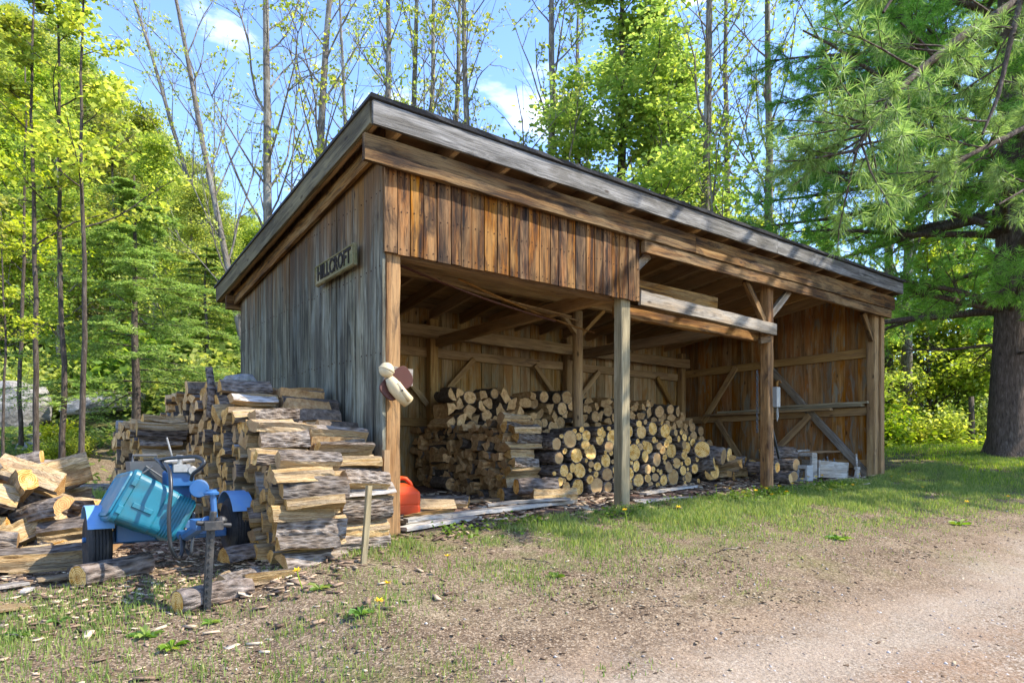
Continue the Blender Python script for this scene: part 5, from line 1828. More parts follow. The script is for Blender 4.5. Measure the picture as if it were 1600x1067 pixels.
def needle_tufts(P, Dr, rng, k, ln, wd, cone=75):
    """needles bursting from points P along directions Dr"""
    P = np.repeat(np.asarray(P, float), k, 0)
    Dr = np.asarray(Dr, float)
    Dr = Dr / (np.linalg.norm(Dr, axis=1)[:, None] + 1e-9)
    Dr = np.repeat(Dr, k, 0)
    n = len(P)
    a = rng.normal(size=(n, 3))
    a -= Dr * (a * Dr).sum(1)[:, None]
    a /= np.linalg.norm(a, axis=1)[:, None]
    th = np.radians(cone) * np.sqrt(rng.random(n))[:, None]
    d = Dr * np.cos(th) + a * np.sin(th)
    l = (ln * rng.uniform(.7, 1.15, n))[:, None]
    s = np.cross(d, rng.normal(size=(n, 3)))
    s /= np.linalg.norm(s, axis=1)[:, None]
    w = wd / 2
    mid = P + d * l * .55 - np.array([0, 0, 1]) * l * .03
    tip = P + d * l - np.array([0, 0, 1]) * l * .13
    V = np.stack([P - s * w * .7, P + s * w * .7, mid + s * w, mid - s * w, tip], 1).reshape(-1, 3)
    b = np.arange(n)[:, None] * 5
    Q = b + np.array([[0, 1, 2, 3]])
    Tt = b + np.array([[3, 2, 4, 4]])
    # quads then triangles, as one list of triangles
    F = np.concatenate([b + np.array([[0, 1, 2]]), b + np.array([[0, 2, 3]]), b + np.array([[3, 2, 4]])], 0)
    return V, F

def pine(name, loc, H, r0, z0, reach, seed, label, k, nl, nw, limbs=None, step=0.62, per=5, azim=None, dead=0, density=1.0, stop=None):
    rng = np.random.default_rng(seed)
    root = tag(empty(name, loc), label, 'tree')
    mb = MB()
    n = 18
    pts = [np.array([.05 * math.sin(q * .8), .04 * math.cos(q * .6), H * q / n]) for q in range(n + 1)]
    rad = [r0 * (1 - .9 * (q / n)) + .01 for q in range(n + 1)]
    # flared foot
    ft = [(-.35, 1.9), (0.0, 1.42), (.12, 1.2), (.35, 1.06), (.7, 1.0)]
    tp = [np.array([pts[0][0], pts[0][1], z]) for z, _ in ft] + pts[2:]
    tr = [r0 * f for _, f in ft] + rad[2:]
    mb.tube(tp, tr, 22)
    for v in range(len(mb.v)):
        x, y, z = mb.v[v]
        a = math.atan2(y, x)
        f = 1 + 0.05 * math.sin(a * 5 + z) + 0.035 * math.sin(a * 11 + z * 3) + (0.10 * math.sin(a * 4 + 1) if z < .2 else 0)
        mb.v[v] = (x * f, y * f, z)
    trunk = mb.build('trunk', M['trunk_pine'], root, True)
    P, Dr = [], []
    wood_mb = MB()
    lx, ly, lz = root.location
    def blocked(p, mar=.35):
        x, y, z = p[0] + lx, p[1] + ly, p[2] + lz
        return -.4 < x < L + .3 + mar and -.3 - mar < y < D + .5 + mar and z < 3.3 - SLOPE * y + mar * .7
    def limb(path, r, sub, sublen, tufts=True):
        for q in range(len(path)):
            if blocked(path[q]):
                path = path[:q]
                break
        m = len(path)
        if m < 3:
            return
        sub = max(2, int(sub * m / 10)) if m < 9 else sub
        wood_mb.tube(path, [r * (1 - .85 * q / (m - 1)) + .004 for q in range(m)], 6, cap=False)
        for s in range(sub):
            t = rng.uniform(.22, 1.0)
            i = min(int(t * (m - 1)), m - 2)
            p = path[i] + (path[i + 1] - path[i]) * (t * (m - 1) - i)
            d = side_dir(rng, path[i + 1] - path[i], RAD(rng.uniform(30, 62)))
            d[2] = d[2] * .55 + .05
            L2 = sublen * rng.uniform(.5, 1.1) * (1.15 - .45 * t)
            sb = wander(rng, p, d, L2, 5, .09, -.01)
            if any(blocked(q, .15) for q in sb):
                continue
            wood_mb.tube(sb, [.010, .009, .008, .006, .005, .004], 4, cap=False)
            if not tufts:
                continue
            for w in range(int(4 * density) + 1):
                q = rng.integers(1, 5)
                td = side_dir(rng, sb[q + 1] - sb[q], RAD(rng.uniform(20, 50)))
                tw = wander(rng, sb[q], td, L2 * .35 * rng.uniform(.5, 1), 3, .12, .03)
                wood_mb.tube(tw, [.005, .0045, .004, .003], 3, cap=False)
                for e in (1, 2, 3):
                    P.append(tw[e]); Dr.append(tw[e] - tw[e - 1])
            for q in (3, 4, 5):
                P.append(sb[q]); Dr.append(sb[q] - sb[q - 1])
    if limbs is None or step:
        z = z0
        while z < (stop or H * .97):
            for b in range(per):
                a = rng.uniform(0, 6.28) if azim is None else rng.uniform(*azim)
                frac = (z - z0) / (H - z0)
                ln = reach * (1 - frac) ** .6 * rng.uniform(.65, 1.1) + .3
                path = wander(rng, (0, 0, z), (math.cos(a), math.sin(a), rng.uniform(.0, .22)), ln, 9, .045, -.008)
                limb(path, .018 + .012 * ln, int((3 + ln * 3.4) * density), .35 + ln * .22)
            z += step * rng.uniform(.7, 1.3)
    for (path, r, sub, sl) in (limbs or []):
        limb([np.array(q) for q in path], r, sub, sl)
    for q in range(dead):
        a = rng.uniform(*azim) if azim else rng.uniform(0, 6.28)
        z = z0 - .2 - rng.uniform(0, .9)
        path = wander(rng, (0, 0, z), (math.cos(a), math.sin(a), -.02), rng.uniform(1.4, 3.4), 8, .06, .0)
        limb(path, .03, 8, .8, False)
    wood_mb.build('limbs', M['trunk_pine'], root, True)
    V, F = needle_tufts(P, Dr, rng, k, nl, nw)
    link('crown', raw_mesh('crown', V, F, 3, M['needle']), root)
    print(name, 'tufts', len(P), 'tris', len(F))
    return root

def base(px, Z, dz=0.0):
    p = at(px, Z)
    p.z += dz
    return p

# the big pine right of the shed, and the one outside the frame whose limbs hang in
pp = base(1578, 12.0)
pine('pine_tree', pp, 15.5, 0.29, 2.6, 5.0, 501, 'big white pine with thick trunk right of the shed', 20, 0.12, 0.0064, step=0.44, per=7, dead=7, azim=None, density=1.2)
pn = base(1965, 8.6)
def nl_(keys):
    out = []
    for (px, py, Z) in keys:
        q = at(px, Z, CAMZ - (py - 703) * Z / FPX) - pn
        out.append(tuple(q))
    return out
near = [
    (nl_([(1965, -420, 8.6), (1800, -180, 7.6), (1690, -70, 6.9), (1580, 8, 6.4), (1500, 60, 6.0), (1440, 108, 5.75), (1395, 150, 5.6), (1360, 200, 5.5), (1335, 240, 5.4)]), .055, 34, 1.05),
    (nl_([(1965, -560, 8.6), (1790, -300, 7.4), (1680, -150, 6.7), (1605, -40, 6.2), (1580, 60, 6.0), (1560, 150, 5.9), (1535, 210, 5.8)]), .045, 20, .8),
    (nl_([(1965, -60, 8.6), (1800, 60, 7.8), (1700, 140, 7.3), (1620, 190, 6.9), (1550, 225, 6.6), (1500, 250, 6.4), (1450, 285, 6.3)]), .05, 26, .9),
    (nl_([(1965, -700, 8.6), (1780, -480, 7.4), (1640, -300, 6.6), (1520, -160, 6.1), (1430, -60, 5.8), (1380, 20, 5.7)]), .05, 22, .9),
    (nl_([(1965, 180, 8.6), (1820, 220, 8.0), (1700, 260, 7.6), (1620, 285, 7.4), (1560, 320, 7.2)]), .04, 18, .8),
]
pine('pine_tree', pn, 13.0, 0.26, 7.0, 2.6, 511, 'white pine whose long drooping limbs hang in from the top right corner', 26, 0.125, 0.0040, limbs=near, step=1.6, per=2, density=.8)

# tall bare trees behind the shed
for i, (px, Z, v, rz, sc, lx, lab) in enumerate([
        (424, 17.0, 0, 0.3, 1.0, -.02, 'tall straight bare tree at the left, rising behind the roof slope'),
        (470, 18.0, 1, 2.1, 1.02, .06, 'tall grey tree leaning right beside the straight one behind the roof slope'),
        (405, 15.5, 2, 4.4, .86, -.20, 'bare tree leaning left with forked stems above the low roof edge'),
        (392, 19.5, 3, 1.0, .92, -.30, 'slender bare tree leaning far left against the blue sky'),
        (606, 19.0, 4, 5.0, 1.05, .0, 'bare tree just right of the roof peak'),
        (634, 21.0, 0, 3.3, 1.1, .03, 'grey bare tree, second right of the roof peak, with few buds'),
        (662, 20.0, 1, 0.8, 1.0, .02, 'slim bare tree, third right of the roof peak'),
        (700, 21.0, 2, 2.6, 1.05, .03, 'bare tree with pale trunk in the middle of the row behind the roof'),
        (748, 18.5, 3, 4.2, 1.0, -.02, 'straight bare tree standing left of the cloud gap'),
        (862, 17.5, 4, 1.9, 1.02, .0, 'dark straight tree left of the bright green maple'),
        (1100, 16.5, 0, 5.6, 1.05, .01, 'thick grey tree right of the bright green maple with forked limb'),
        (1138, 20.0, 1, 4.0, 1.0, .0, 'thin bare tree between the thick grey tree and the pine'),
        (1196, 17.0, 2, 0.2, 1.0, .01, 'bare tree beside the left edge of the pine needles'),
        (905, 22.0, 3, 2.9, .95, .0, 'slim bare tree partly hidden in the green maple crown'),
        (560, 24.0, 2, 1.2, .95, -.04, 'distant bare tree behind the roof peak')]):
    th = .72 if abs(lx) > .1 else 1.0
    o = place_tree('bare_tree', T['bare%d' % v], base(px, Z), rz, (sc * th, sc * th, sc), lab, 'tree', 'tall bare trees behind the shed')
    # lean towards camera-left or right
    ax = Vector((SP, CP, 0))
    o.rotation_mode = 'QUATERNION'
    o.rotation_quaternion = Matrix.Rotation(lx, 3, ax).to_quaternion() @ Euler((0, 0, rz)).to_quaternion()

# bright maples
place_tree('maple_tree', T['maple0'], base(970, 18.5), 0.4, (1.4, 1.4, 1.08), 'bright green leafy maple rising behind the middle of the roof')
place_tree('maple_tree', T['maple1'], base(1062, 22.5), 2.0, (1.25, 1.25, .8), 'shorter yellow-green maple behind the thick grey tree')
place_tree('maple_tree', T['maple1'], base(890, 24.0), 4.0, (1.3, 1.3, .66), 'low green maple behind the roof left of the tall maple')

# saplings on the left, hemlock among them
for (px, Z, v, rz, sc, lab) in [
        (57, 9.2, 0, 0.0, 1.0, 'slender dark sapling farthest left with bright yellow-green leaves'),
        (97, 9.6, 1, 1.7, 1.05, 'thin crooked sapling in front of the flat rock'),
        (126, 9.0, 2, 3.0, 1.0, 'straight thin grey sapling right of the crooked one'),
        (33, 11.0, 1, 4.1, .9, 'short thin sapling by the rock at the left edge'),
        (-60, 6.6, 0, 2.2, .55, 'young maple whose bright leafy boughs reach in from the left edge'),
        (8, 8.2, 2, 5.0, .5, 'small bright-leaved maple behind the loose heap')]:
    place_tree('sapling', T['sapling%d' % v], base(px, Z), rz, sc, lab, 'sapling')
place_tree('hemlock_tree', T['hemlock'], base(211, 10.6), 0.6, (.95, .95, .72), 'feathery dark green hemlock standing left of the shed')
place_tree('hemlock_tree', T['hemlock'], base(322, 15.5), 2.6, (.8, .8, .62), 'second smaller hemlock behind the outdoor stack near the shed corner')

# woods on the hillside
rs = random.Random(55)
hill_words = ['yellow-green', 'fresh green', 'olive green', 'golden green', 'pale green']
ht = 0
def free_of_shed(p, r):
    return not (-r < p.x < L + r and -r - 1.0 < p.y < D + r)
spots = []
for Z, n_, pa, pb in ((16.5, 7, -120, 330), (21, 10, -160, 420), (27, 12, -180, 520), (34, 13, -180, 640), (42, 14, -180, 600), (52, 14, -180, 560), (64, 12, -150, 520)):
    for k in range(n_):
        px = pa + (pb - pa) * (k + rs.uniform(.1, .9)) / n_
        spots.append((px, Z * rs.uniform(.92, 1.1)))
for (px, Z) in spots:
    p = base(px, Z)
    if not free_of_shed(p, 2.5):
        continue
    v = rs.randrange(5)
    top = float(np.interp(px, [-150, 60, 180, 300, 400, 520, 640], [-60, -20, 105, 235, 320, 270, 330]))
    want = CAMZ + (703 - top) * Z / FPX - p.z
    sc = max(.32, min(1.35, want / 10.8)) * rs.uniform(.78, 1.0)
    place_tree('hillside_tree', T['hill%d' % v], p, rs.uniform(0, 6.28), (max(sc, .62), max(sc, .62), sc),
               'leafy spring tree growing on the wooded hillside left of the shed', 'tree', 'leafy trees on the wooded hillside')
    ht += 1
# low bushes at the foot of the hill and along the shed's left side
for k, (px, Z, v, sc) in enumerate([(10, 16.5, 0, 1.0), (120, 16.2, 2, 1.1), (262, 13.5, 0, .9), (300, 13.5, 1, 1.0), (345, 13, 2, 1.0), (180, 16, 1, 1.4), (60, 15.5, 3, 1.1), (270, 16, 2, 1.6),
                                    (330, 17, 0, 1.6), (230, 19, 3, 1.7), (130, 19, 0, 1.6), (10, 18, 2, 1.5), (360, 15, 3, 1.3), (-30, 14, 1, 1.2), (365, 20, 1, 1.9), (300, 21, 3, 1.9), (170, 22, 2, 1.9), (85, 11.4, 3, .35), (60, 10.2, 1, .25), (125, 10.6, 3, .3)]):
    place_tree('shrub', T['shrub%d' % v], base(px, Z), k * 1.3, sc, 'leafy green shrub in the undergrowth at the foot of the hillside', 'shrub', 'shrubs at the foot of the hillside', ('stems', 'foliage'))

# woods beyond the right end
for k, (px, Z, lab) in enumerate([(1386, 22, 'straight grey trunk beyond the right end of the shed'), (1414, 20, 'brown trunk just right of the last post, in the sunlit woods'), (1462, 30, 'thin tree in the sunlit woods behind the pine boughs'), (1655, 26, 'tree in the sunlit woods right of the big pine'), (1290, 24, 'bare tree behind the pine needles above the roof end')]):
    place_tree('bare_tree', T['bare%d' % (k % 5)], base(px, Z), k * 1.1, (1.25 if k < 2 else 1, 1.25 if k < 2 else 1, 1), lab, 'tree', 'trees in the sunlit woods on the right')
for k in range(20):
    Z = (19, 23, 28, 34)[k % 4] * rs.uniform(.95, 1.1)
    px = 1180 + 620 * (k + .5) / 20 + rs.uniform(-20, 20)
    p = base(px, Z)
    if free_of_shed(p, 3):
        place_tree('young_tree', T['young%d' % (k % 4)], p, k * 1.9, rs.uniform(.8, 1.2), 'leafy young tree in the sunlit woods on the right', 'tree', 'leafy young trees in the sunlit woods on the right')
for k in range(16):
    Z = (38, 46, 56)[k % 3]
    px = 640 + 1150 * (k + .5) / 16
    place_tree('hillside_tree', T['hill%d' % (k % 5)], base(px, Z), k * 1.7, (1.0, 1.0, .75), 'leafy tree in the far wood line behind the shed', 'tree', 'leafy trees of the far wood line')
for k in range(12):
    px = 1380 + 300 * (k + .5) / 12
    place_tree('shrub', T['shrub%d' % (k % 4)], base(px, (17.5, 20, 24)[k % 3]), k * 1.1, (.9, 1.2, 1.3)[k % 3], 'leafy shrub at the edge of the sunlit woods on the right', 'shrub', 'shrubs at the edge of the sunlit woods', ('stems', 'foliage'))
p = base(1518, 17)
mb = MB()
mb.tube([(0, 0, -.2), (0.01, 0, .9), (0.0, .01, 1.5)], [.075, .07, .06], 9)
tag(mb.build('fence_post', M['trunk_dark'], None, True, loc=p), 'dark weathered stump post standing in the grass left of the big pine', 'post')

# rocks on the slope
def rock(px, Z, s, seed, label, dz=0.0):
    bm = bmesh.new()
    bmesh.ops.create_icosphere(bm, subdivisions=3, radius=1)
    for v in bm.verts:
        c = v.co.normalized()
        q = Vector((math.copysign(abs(c.x) ** .6, c.x), math.copysign(abs(c.y) ** .6, c.y), math.copysign(abs(c.z) ** .55, c.z)))
        f = 1 + .28 * mnoise.noise(c * 1.3 + Vector((seed, 0, 0))) + .10 * mnoise.noise(c * 4 + Vector((0, seed, 0)))
        v.co = Vector((q.x * s[0], q.y * s[1], q.z * s[2])) * f
    me = bpy.data.meshes.new('boulder')
    bm.to_mesh(me); bm.free()
    me.materials.append(M['rock'])
    o = link('boulder', me, None, base(px, Z, dz))
    o.rotation_euler = (0.06, -0.08, -PSI + .2 * seed)
    tag(o, label, 'rock')
rock(165, 13.2, (.75, .5, .20), 1, 'flat pale rock slab behind the saplings', .55)
rock(-5, 13.5, (.85, .6, .55), 2, 'large grey boulder at the left edge of the slope', .45)
rock(78, 12.0, (.35, .25, .13), 3, 'small grey rock below the flat slab')
rock(52, 11.2, (.25, .2, .12), 4, 'small pale rock between the saplings')
rock(240, 12.6, (.3, .2, .12), 5, 'small rock under the hemlock')
# wire across the gap of sky
mb = MB()
a, b = at(60, 30, CAMZ + (703 - 40) * 30 / FPX), at(470, 26, CAMZ + (703 - 190) * 26 / FPX)
mb.tube([a.lerp(b, k / 12) - Vector((0, 0, .35 * math.sin(math.pi * k / 12))) for k in range(13)], .012, 5)
tag(mb.build('overhead_wire', M['rubber'], None, True), 'thin dark overhead wire crossing the blue sky at the upper left', 'wire')

# ------------------------------------------------------------------ ground cover
rng = np.random.default_rng(7)
def shade_keep(x, y):
    return ~((x > -.05) & (x < L + .05) & (y > 0.02) & (y < D + .1))
def blades(n, xa, xb, ya, yb, dens, h0, h1, w, name, label, mat='grass', lean=.35):
    x, y = rng.uniform(xa, xb, n), rng.uniform(ya, yb, n)
    d = dens(x, y)
    k = (rng.random(n) < d) & shade_keep(x, y)
    x, y, d = x[k], y[k], d[k]
    m = len(x)
    z = gz(x, y)
    h = rng.uniform(h0, h1, m) * (.55 + .6 * np.clip(d, 0, 1))
    a = rng.uniform(0, 6.283, m)
    b = rng.uniform(0, 6.283, m)
    ln = rng.uniform(0, lean, m) * 1.6
    wx, wy = np.cos(a) * w / 2, np.sin(a) * w / 2
    P = np.stack([x, y, z - .005], 1)
    W = np.stack([wx, wy, 0 * wx], 1)
    mid = P + np.stack([np.cos(b) * ln * h * .35, np.sin(b) * ln * h * .35, h * .6], 1)
    tip = P + np.stack([np.cos(b) * ln * h, np.sin(b) * ln * h, h * (1 - .25 * ln)], 1)
    V = np.stack([P - W, P + W, mid + W * .8, mid - W * .8, tip], 1).reshape(-1, 3)
    q = np.arange(m)[:, None] * 5
    F = np.concatenate([q + np.array([[0, 1, 2]]), q + np.array([[0, 2, 3]]), q + np.array([[3, 2, 4]])], 0)
    o = link(name, raw_mesh(name, V, F, 3, M[mat]))
    tag(o, label, 'grass', kind='stuff')
    print(name, m)

def dens_front(x, y):
    n1, n2 = fbm(x, y, 1.3, 41), fbm(x, y, 5, 45)
    band = sst(-2.3 - .10 * np.clip(x, 0, 6), -.7, y)                       # thicker nearer the shed
    right = .25 + .75 * sst(3.0, 6.2, x)
    lush = np.exp(-((y + .45) / .45) ** 2)
    left = sst(-.3, -1.3, x) * .26
    d = band * sst(-1.2, .6, x) * (.42 + .55 * right) * sst(.37, .60, n1 * .65 + n2 * .35 + .06 * right) + lush * sst(.36, .58, n1 * .5 + n2 * .5) * (.35 + .65 * sst(1.2, 3.0, x))
    d = d + left * sst(.50, .62, n1) * sst(-3.0, -1.6, y)
    d = d + .20 * sst(.58, .68, n1) * sst(.45, .6, n2) * sst(-3.3, -2.2, y)
    return np.clip(d, 0, 1) * sst(-3.4, -2.6, y)
blades(330000, -3.2, 12.5, -3.4, .1, dens_front, .022, .07, .0056, 'grass', 'short patchy green grass between the shed and the gravel drive')
blades(70000, 8.2, 17, -3.2, 6, lambda x, y: sst(.42, .6, fbm(x, y, .8, 51)) * .8 + .1, .03, .085, .008, 'grass', 'sunlit grass beyond the right end of the shed')
blades(60000, -9, -1.2, 1.6, 9.5, lambda x, y: sst(.40, .58, fbm(x, y, .9, 61)) * .9 + .12, .05, .14, .009, 'grass', 'longer green grass and weeds behind the loose heap')
# leafy ground cover on the slope
def cover(n, xs, zs, size, name, label, mat, seed, hmax, thr=(.44, .6)):
    r = np.random.default_rng(seed)
    Z = r.uniform(*zs, n)
    px = r.uniform(*xs, n)
    x, y = from_cam((px - 829) / FPX * Z, Z)
    k = (r.random(n) < sst(thr[0], thr[1], fbm(x, y, .9, seed)) + .08) & ~((x > -.3) & (x < L + .3) & (y > -.5) & (y < D + .4)) & ~((x < -.3) & (x > -1.7) & (y < 3.9))
    x, y = x[k], y[k]
    C = np.stack([x, y, gz(x, y) + r.random(len(x)) ** 1.5 * hmax * (.4 + fbm(x, y, 1.7, seed + 5)) * (.35 + .65 * sst(12.5, 17, to_cam(x, y)[1]))], 1)
    V, F = leaves_np(C, size, r, 1.0, 1.7)
    tag(link(name, raw_mesh(name, V, F, 4, M[mat])), label, 'undergrowth', kind='stuff')
cover(28000, (-260, 430), (9.0, 26), .075, 'undergrowth', 'mixed green undergrowth covering the slope left of the shed', 'leaf_shrub', 91, .5)
cover(16000, (1370, 1750), (14.5, 34), .10, 'undergrowth', 'sunlit yellow-green undergrowth in the woods on the right', 'leaf_spring', 93, .6)

# clover-like weeds close to the shed front
rw = np.random.default_rng(17)
def weeds(n, size):
    x, y = rw.uniform(.4, 6.5, n), rw.uniform(-1.0, .05, n)
    k = rw.random(n) < np.exp(-((y + .28) / .25) ** 2) * sst(.42, .58, fbm(x, y, 2.2, 33))
    x, y = x[k], y[k]
    C = np.stack([x, y, gz(x, y) + rw.uniform(.01, .085, len(x))], 1)
    V, F = leaves_np(C, size, rw, 1.0, 1.4)
    tag(link('weeds', raw_mesh('weeds', V, F, 4, M['clover'])), 'small round-leaved weeds along the open front of the shed', 'weeds', kind='stuff')
weeds(9000, .026)

# bark litter and wood chips
def chips(n, xa, xb, ya, yb, dens, l0, l1, name, label, mat, seed):
    r = np.random.default_rng(seed)
    x, y = r.uniform(xa, xb, n), r.uniform(ya, yb, n)
    k = r.random(n) < dens(x, y)
    x, y = x[k], y[k]
    m = len(x)
    z = gz(x, y)
    l = l0 + (l1 - l0) * r.random(m) ** 2.2
    w = l * r.uniform(.15, .55, m)
    t = np.minimum(l * r.uniform(.05, .16, m), .012)
    a = r.uniform(0, 6.283, m)
    ti, tj = r.normal(size=m) * .14, r.normal(size=m) * .14
    V = []
    for (sx, sy, sz) in ((-1, -1, 0), (1, -.8, 0), (1.05, .7, 0), (-.9, 1, 0), (-1, -1, 1), (1, -.8, 1), (1.05, .7, 1), (-.9, 1, 1)):
        u, v = sx * l / 2, sy * w / 2
        V.append(np.stack([x + u * np.cos(a) - v * np.sin(a), y + u * np.sin(a) + v * np.cos(a), z + .001 + sz * t + np.abs(ti) * l * .4 + u * ti + v * tj], 1))
    V = np.stack(V, 1).reshape(-1, 3)
    q = np.arange(m)[:, None] * 8
    F = np.concatenate([q + np.array([f]) for f in ((0, 3, 2, 1), (4, 5, 6, 7), (0, 1, 5, 4), (1, 2, 6, 5), (2, 3, 7, 6), (3, 0, 4, 7))], 0)
    tag(link(name, raw_mesh(name, V, F, 4, M[mat])), label, name.replace('_', ' '), kind='stuff')
def chip_mat(name, cols):
    n = NT(name)
    c = n.ramp(n.island(), [(i / (len(cols) - 1), q) for i, q in enumerate(cols)])
    f = n.noise(n.pos(), 60, 4, .7)
    return n.bsdf(n.hsv(c, .5, 1, n.mrange(f, .3, .7, .7, 1.2)), .9, .15)
M['chip'] = chip_mat('wood_chip', [(.07, .048, .033), (.16, .105, .07), (.26, .175, .115), (.40, .29, .19), (.62, .50, .35)])
M['litter'] = chip_mat('leaf_litter', [(.04, .026, .017), (.09, .058, .036), (.17, .115, .07), (.33, .25, .16), (.5, .42, .3)])
M['pebble'] = chip_mat('pebbles', [(.13, .10, .08), (.22, .175, .145), (.31, .26, .225), (.47, .43, .40)])
chips(26000, -3.6, -.1, -1.5, 2.4, lambda x, y: .8 * sst(.36, .6, fbm(x, y, 1.6, 3)) * sst(-1.0, -.1, y) + .06, .010, .085, 'wood_chips', 'splinters and bark chips round the loose heap and blue machine', 'chip', 1)
chips(14000, .0, 8.0, -.35, 2.6, lambda x, y: .6 * sst(.35, .6, fbm(x, y, 1.9, 5)) * sst(-.35, .1, y) + .02, .02, .16, 'bark_litter', 'bark and chip litter on the floor of the shed', 'chip', 2)
chips(70000, -3.5, 9.5, -4.2, .0, lambda x, y: .10 + .6 * sst(.5, .66, fbm(x, y, 1.5, 8)) * sst(-3.3, -2.4, y), .006, .034, 'leaf_litter', 'dead leaves and twigs scattered over the bare dirt', 'litter', 3)
def pebble_field(n, seed):
    r = np.random.default_rng(seed)
    x, y = r.uniform(-2.5, 10, n), r.uniform(-4.6, -1.2, n)
    k = r.random(n) < .10 + .7 * sst(-2.7, -3.5, y + .5 * (fbm(x, y, .9, 4) - .5))
    x, y = x[k], y[k]
    m = len(x)
    s = .003 + .009 * r.random(m) ** 4
    z = gz(x, y) + s * .3
    oct_ = np.array([(1, 0, 0), (0, 1, 0), (-1, 0, 0), (0, -1, 0), (0, 0, .7), (0, 0, -.7)], float)
    V = oct_[None] * s[:, None, None] * r.uniform(.6, 1.3, (m, 6, 1))
    a = r.uniform(0, 6.28, m)
    ca, sa = np.cos(a)[:, None], np.sin(a)[:, None]
    V = np.stack([V[..., 0] * ca - V[..., 1] * sa + x[:, None], V[..., 0] * sa + V[..., 1] * ca + y[:, None], V[..., 2] + z[:, None]], 2).reshape(-1, 3)
    q = np.arange(m)[:, None] * 6
    F = np.concatenate([q + np.array([f]) for f in ((0, 1, 4), (1, 2, 4), (2, 3, 4), (3, 0, 4), (1, 0, 5), (2, 1, 5), (3, 2, 5), (0, 3, 5))], 0)
    tag(link('gravel', raw_mesh('gravel', V, F, 3, M['pebble'])), 'loose gravel and pebbles on the drive', 'gravel', kind='stuff')
pebble_field(42000, 5)

# broad-leaved weeds and dandelions one can count
def rosette(seed, n, ln):
    r = random.Random(seed)
    mb = MB()
    for k in range(n):
        a = 2 * math.pi * k / n + r.uniform(-.3, .3)
        l = ln * r.uniform(.6, 1.1)
        e = r.uniform(.25, .8)
        d = Vector((math.cos(a), math.sin(a), 0))
        s = Vector((-math.sin(a), math.cos(a), 0)) * l * .17
        up = Vector((0, 0, 1))
        p0, p1, p2, p3 = Vector((0, 0, .0)), d * l * .4 + up * l * e * .5, d * l * .75 + up * l * e * .6, d * l + up * l * e * .35
        mb.add([p0, p1 + s, p1 - s + up * .004, p2 + s, p2 - s + up * .004, p3, p1 - up * .01, p2 - up * .01], [(0, 6, 1), (0, 2, 6), (6, 7, 3, 1), (2, 4, 7, 6), (7, 5, 3), (4, 5, 7)])
    return mb.mesh('weed_plant', M['clover'])
RS = [rosette(60 + k, 9 + k, .09) for k in range(3)]
for k, (px, Z, s, lab) in enumerate([(228, 3.35, 1.1, 'bright broad-leaved weed in the dirt at the lower left'), (268, 3.2, 1.0, 'low broad-leaved weed right of the bright one at lower left'), (30, 3.3, .9, 'small weed at the lower left edge of the dirt'),
                                     (330, 3.55, .7, 'tiny weed in the dirt below the jack log'), (565, 3.45, 1.1, 'grassy weed tuft in the dirt left of centre'), (90, 3.5, .8, 'weed beside the stick at the lower left'), (500, 3.9, .9, 'weed tuft in the patchy grass right of the jack log'),
                                     (870, 4.2, .8, 'small weed in bare dirt below the grey post'), (1310, 5.6, 1.2, 'clump of broad weed leaves in the right foreground grass'), (1500, 6.4, 1.4, 'weed clump at the right near the drive')]):
    o = link('weed_plant', RS[k % 3], None, base(px, Z))
    o.scale = (s, s, s)
    o.rotation_euler = (0, 0, k * 1.2)
    tag(o, lab, 'weed')
M['yellow'] = plain('yellow_petals', (.75, .48, .01), .7, .2, 0, .1, 60)
mb = MB()
mb.tube([(0, 0, 0), (.006, .004, .06), (.01, .0, .105)], .0025, 5, 0)
rs = random.Random(2)
for k in range(16):
    a = 2 * math.pi * k / 16
    c = Vector((.01, 0, .107))
    d = Vector((math.cos(a), math.sin(a), .25 * (k % 3)))
    s = Vector((-math.sin(a), math.cos(a), 0)) * .0045
    mb.add([c, c + d * .012 + s, c + d * .023, c + d * .012 - s], [(0, 1, 2, 3)], 1)
dme = mb.mesh('dandelion', [M['grass'], M['yellow']])
rs = random.Random(12)
for k, (px, Z) in enumerate([(1180, 7.4), (1195, 7.6), (1215, 7.9), (1238, 8.1), (1165, 7.2), (1143, 7.5), (1256, 8.7), (1262, 8.9), (1275, 9.0), (1282, 9.2), (1345, 9.4), (1395, 9.3), (1418, 9.6), (1300, 7.7), (1120, 7.8), (1205, 7.1), (1232, 7.4), (1330, 8.2), (1060, 6.2), (980, 6.0),
                            (473, 3.9), (592, 3.3), (603, 3.55), (700, 4.2), (1510, 7.2), (1575, 7.6), (1440, 8.2)]):
    o = link('dandelion', dme, None, base(px, Z))
    o.scale = (1.15,) * 3
    o.rotation_euler = (rs.uniform(-.2, .2), rs.uniform(-.2, .2), rs.uniform(0, 6))
    tag(o, 'yellow dandelion in bloom in the grass before the shed', 'dandelion', 'dandelions in the grass')
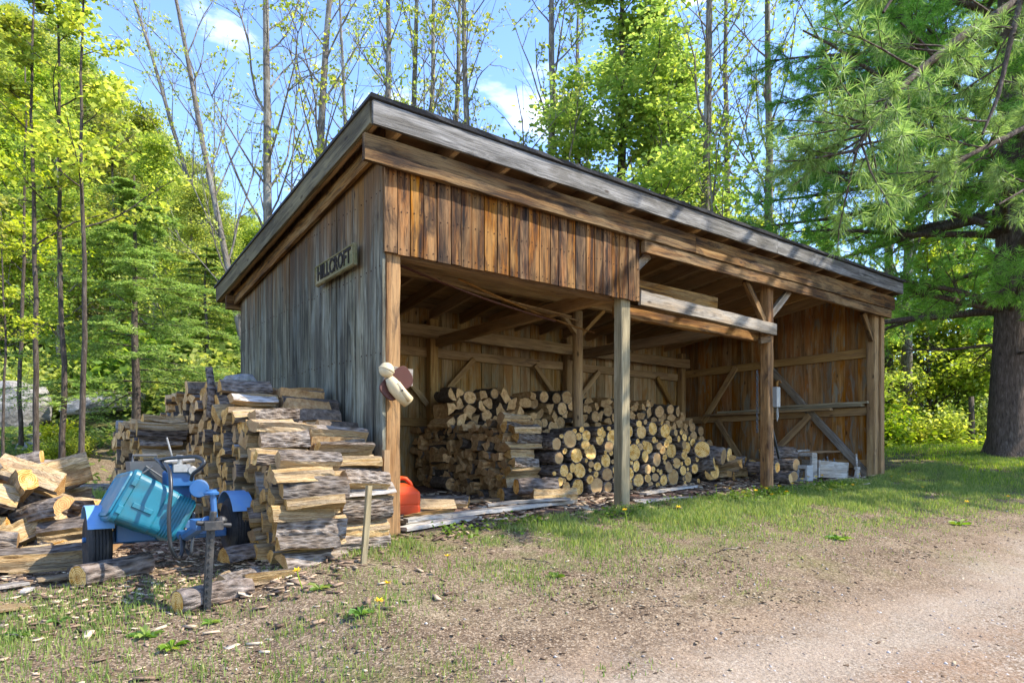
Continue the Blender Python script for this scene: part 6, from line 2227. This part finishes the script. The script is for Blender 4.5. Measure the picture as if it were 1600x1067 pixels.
# sticks
for k, (pa, pb, r, lab) in enumerate([((0, 3.35), (62, 3.95), .011, 'long thin stick lying at the lower left corner'), ((60, 4.05), (155, 4.15), .012, 'straight grey stick below the left wheel'),
                                      ((-10, 3.3), (60, 3.25), .007, 'thin twig lying in dirt at the lower left edge'), ((85, 3.95), (150, 4.05), .008, 'short stick near the left wheel log'), ((820, 4.6), (860, 4.5), .004, 'dark twig in the middle of the dirt'), ((1130, 5.0), (1165, 5.1), .005, 'twig lying on the dirt right of centre')]):
    mb = MB()
    a, b = gp(*pa, .012), gp(*pb, .012)
    mb.tube([a.lerp(b, q / 6) + Vector((0, 0, .006 * math.sin(q * 2.1 + k))) for q in range(7)], [r * (1 - .08 * q) for q in range(7)], 6)
    tag(mb.build('stick', M['bark'], None, True), lab, 'stick')
# flat pieces of slab wood and white splinters at the lower left
for k, (px, Z, l, w, yaw, mt, lab) in enumerate([(18, 3.9, .16, .09, .4, 'bark_pale', 'white torn bark piece on the ground at the left edge'), (42, 3.8, .11, .05, 1.2, 'bark_pale', 'small white bark scrap beside the larger one'), (8, 3.55, .2, .1, .1, 'split', 'pale slab offcut at the left edge'),
                                                 (100, 4.1, .28, .09, .2, 'split', 'flat reddish slab lying before the loose heap'), (60, 4.25, .3, .07, -.1, 'split', 'flat slab of split wood lying before the loose heap'), (355, 4.15, .16, .1, 1.0, 'split', 'white wedge of split wood standing behind the jack')]):
    mb = MB()
    rs = random.Random(k)
    poly = [(-l / 2, -w / 2 * rs.uniform(.5, 1)), (0, -w / 2), (l / 2, -w / 2 * rs.uniform(.3, 1)), (l / 2 * .9, w / 2 * rs.uniform(.4, 1)), (.1 * l, w / 2), (-l / 2 * .95, w / 2 * rs.uniform(.5, 1))]
    p = base(px, Z, .02)
    Mx = Matrix.Rotation(yaw, 4, 'Z') @ Matrix.Rotation(rs.uniform(-.12, .12) if k < 5 else 1.0, 4, 'X')
    mb.prism(poly, .018, Mx)
    tag(mb.build('wood_slab', M[mt], None, loc=p, bevel=.003), lab, 'wood slab')
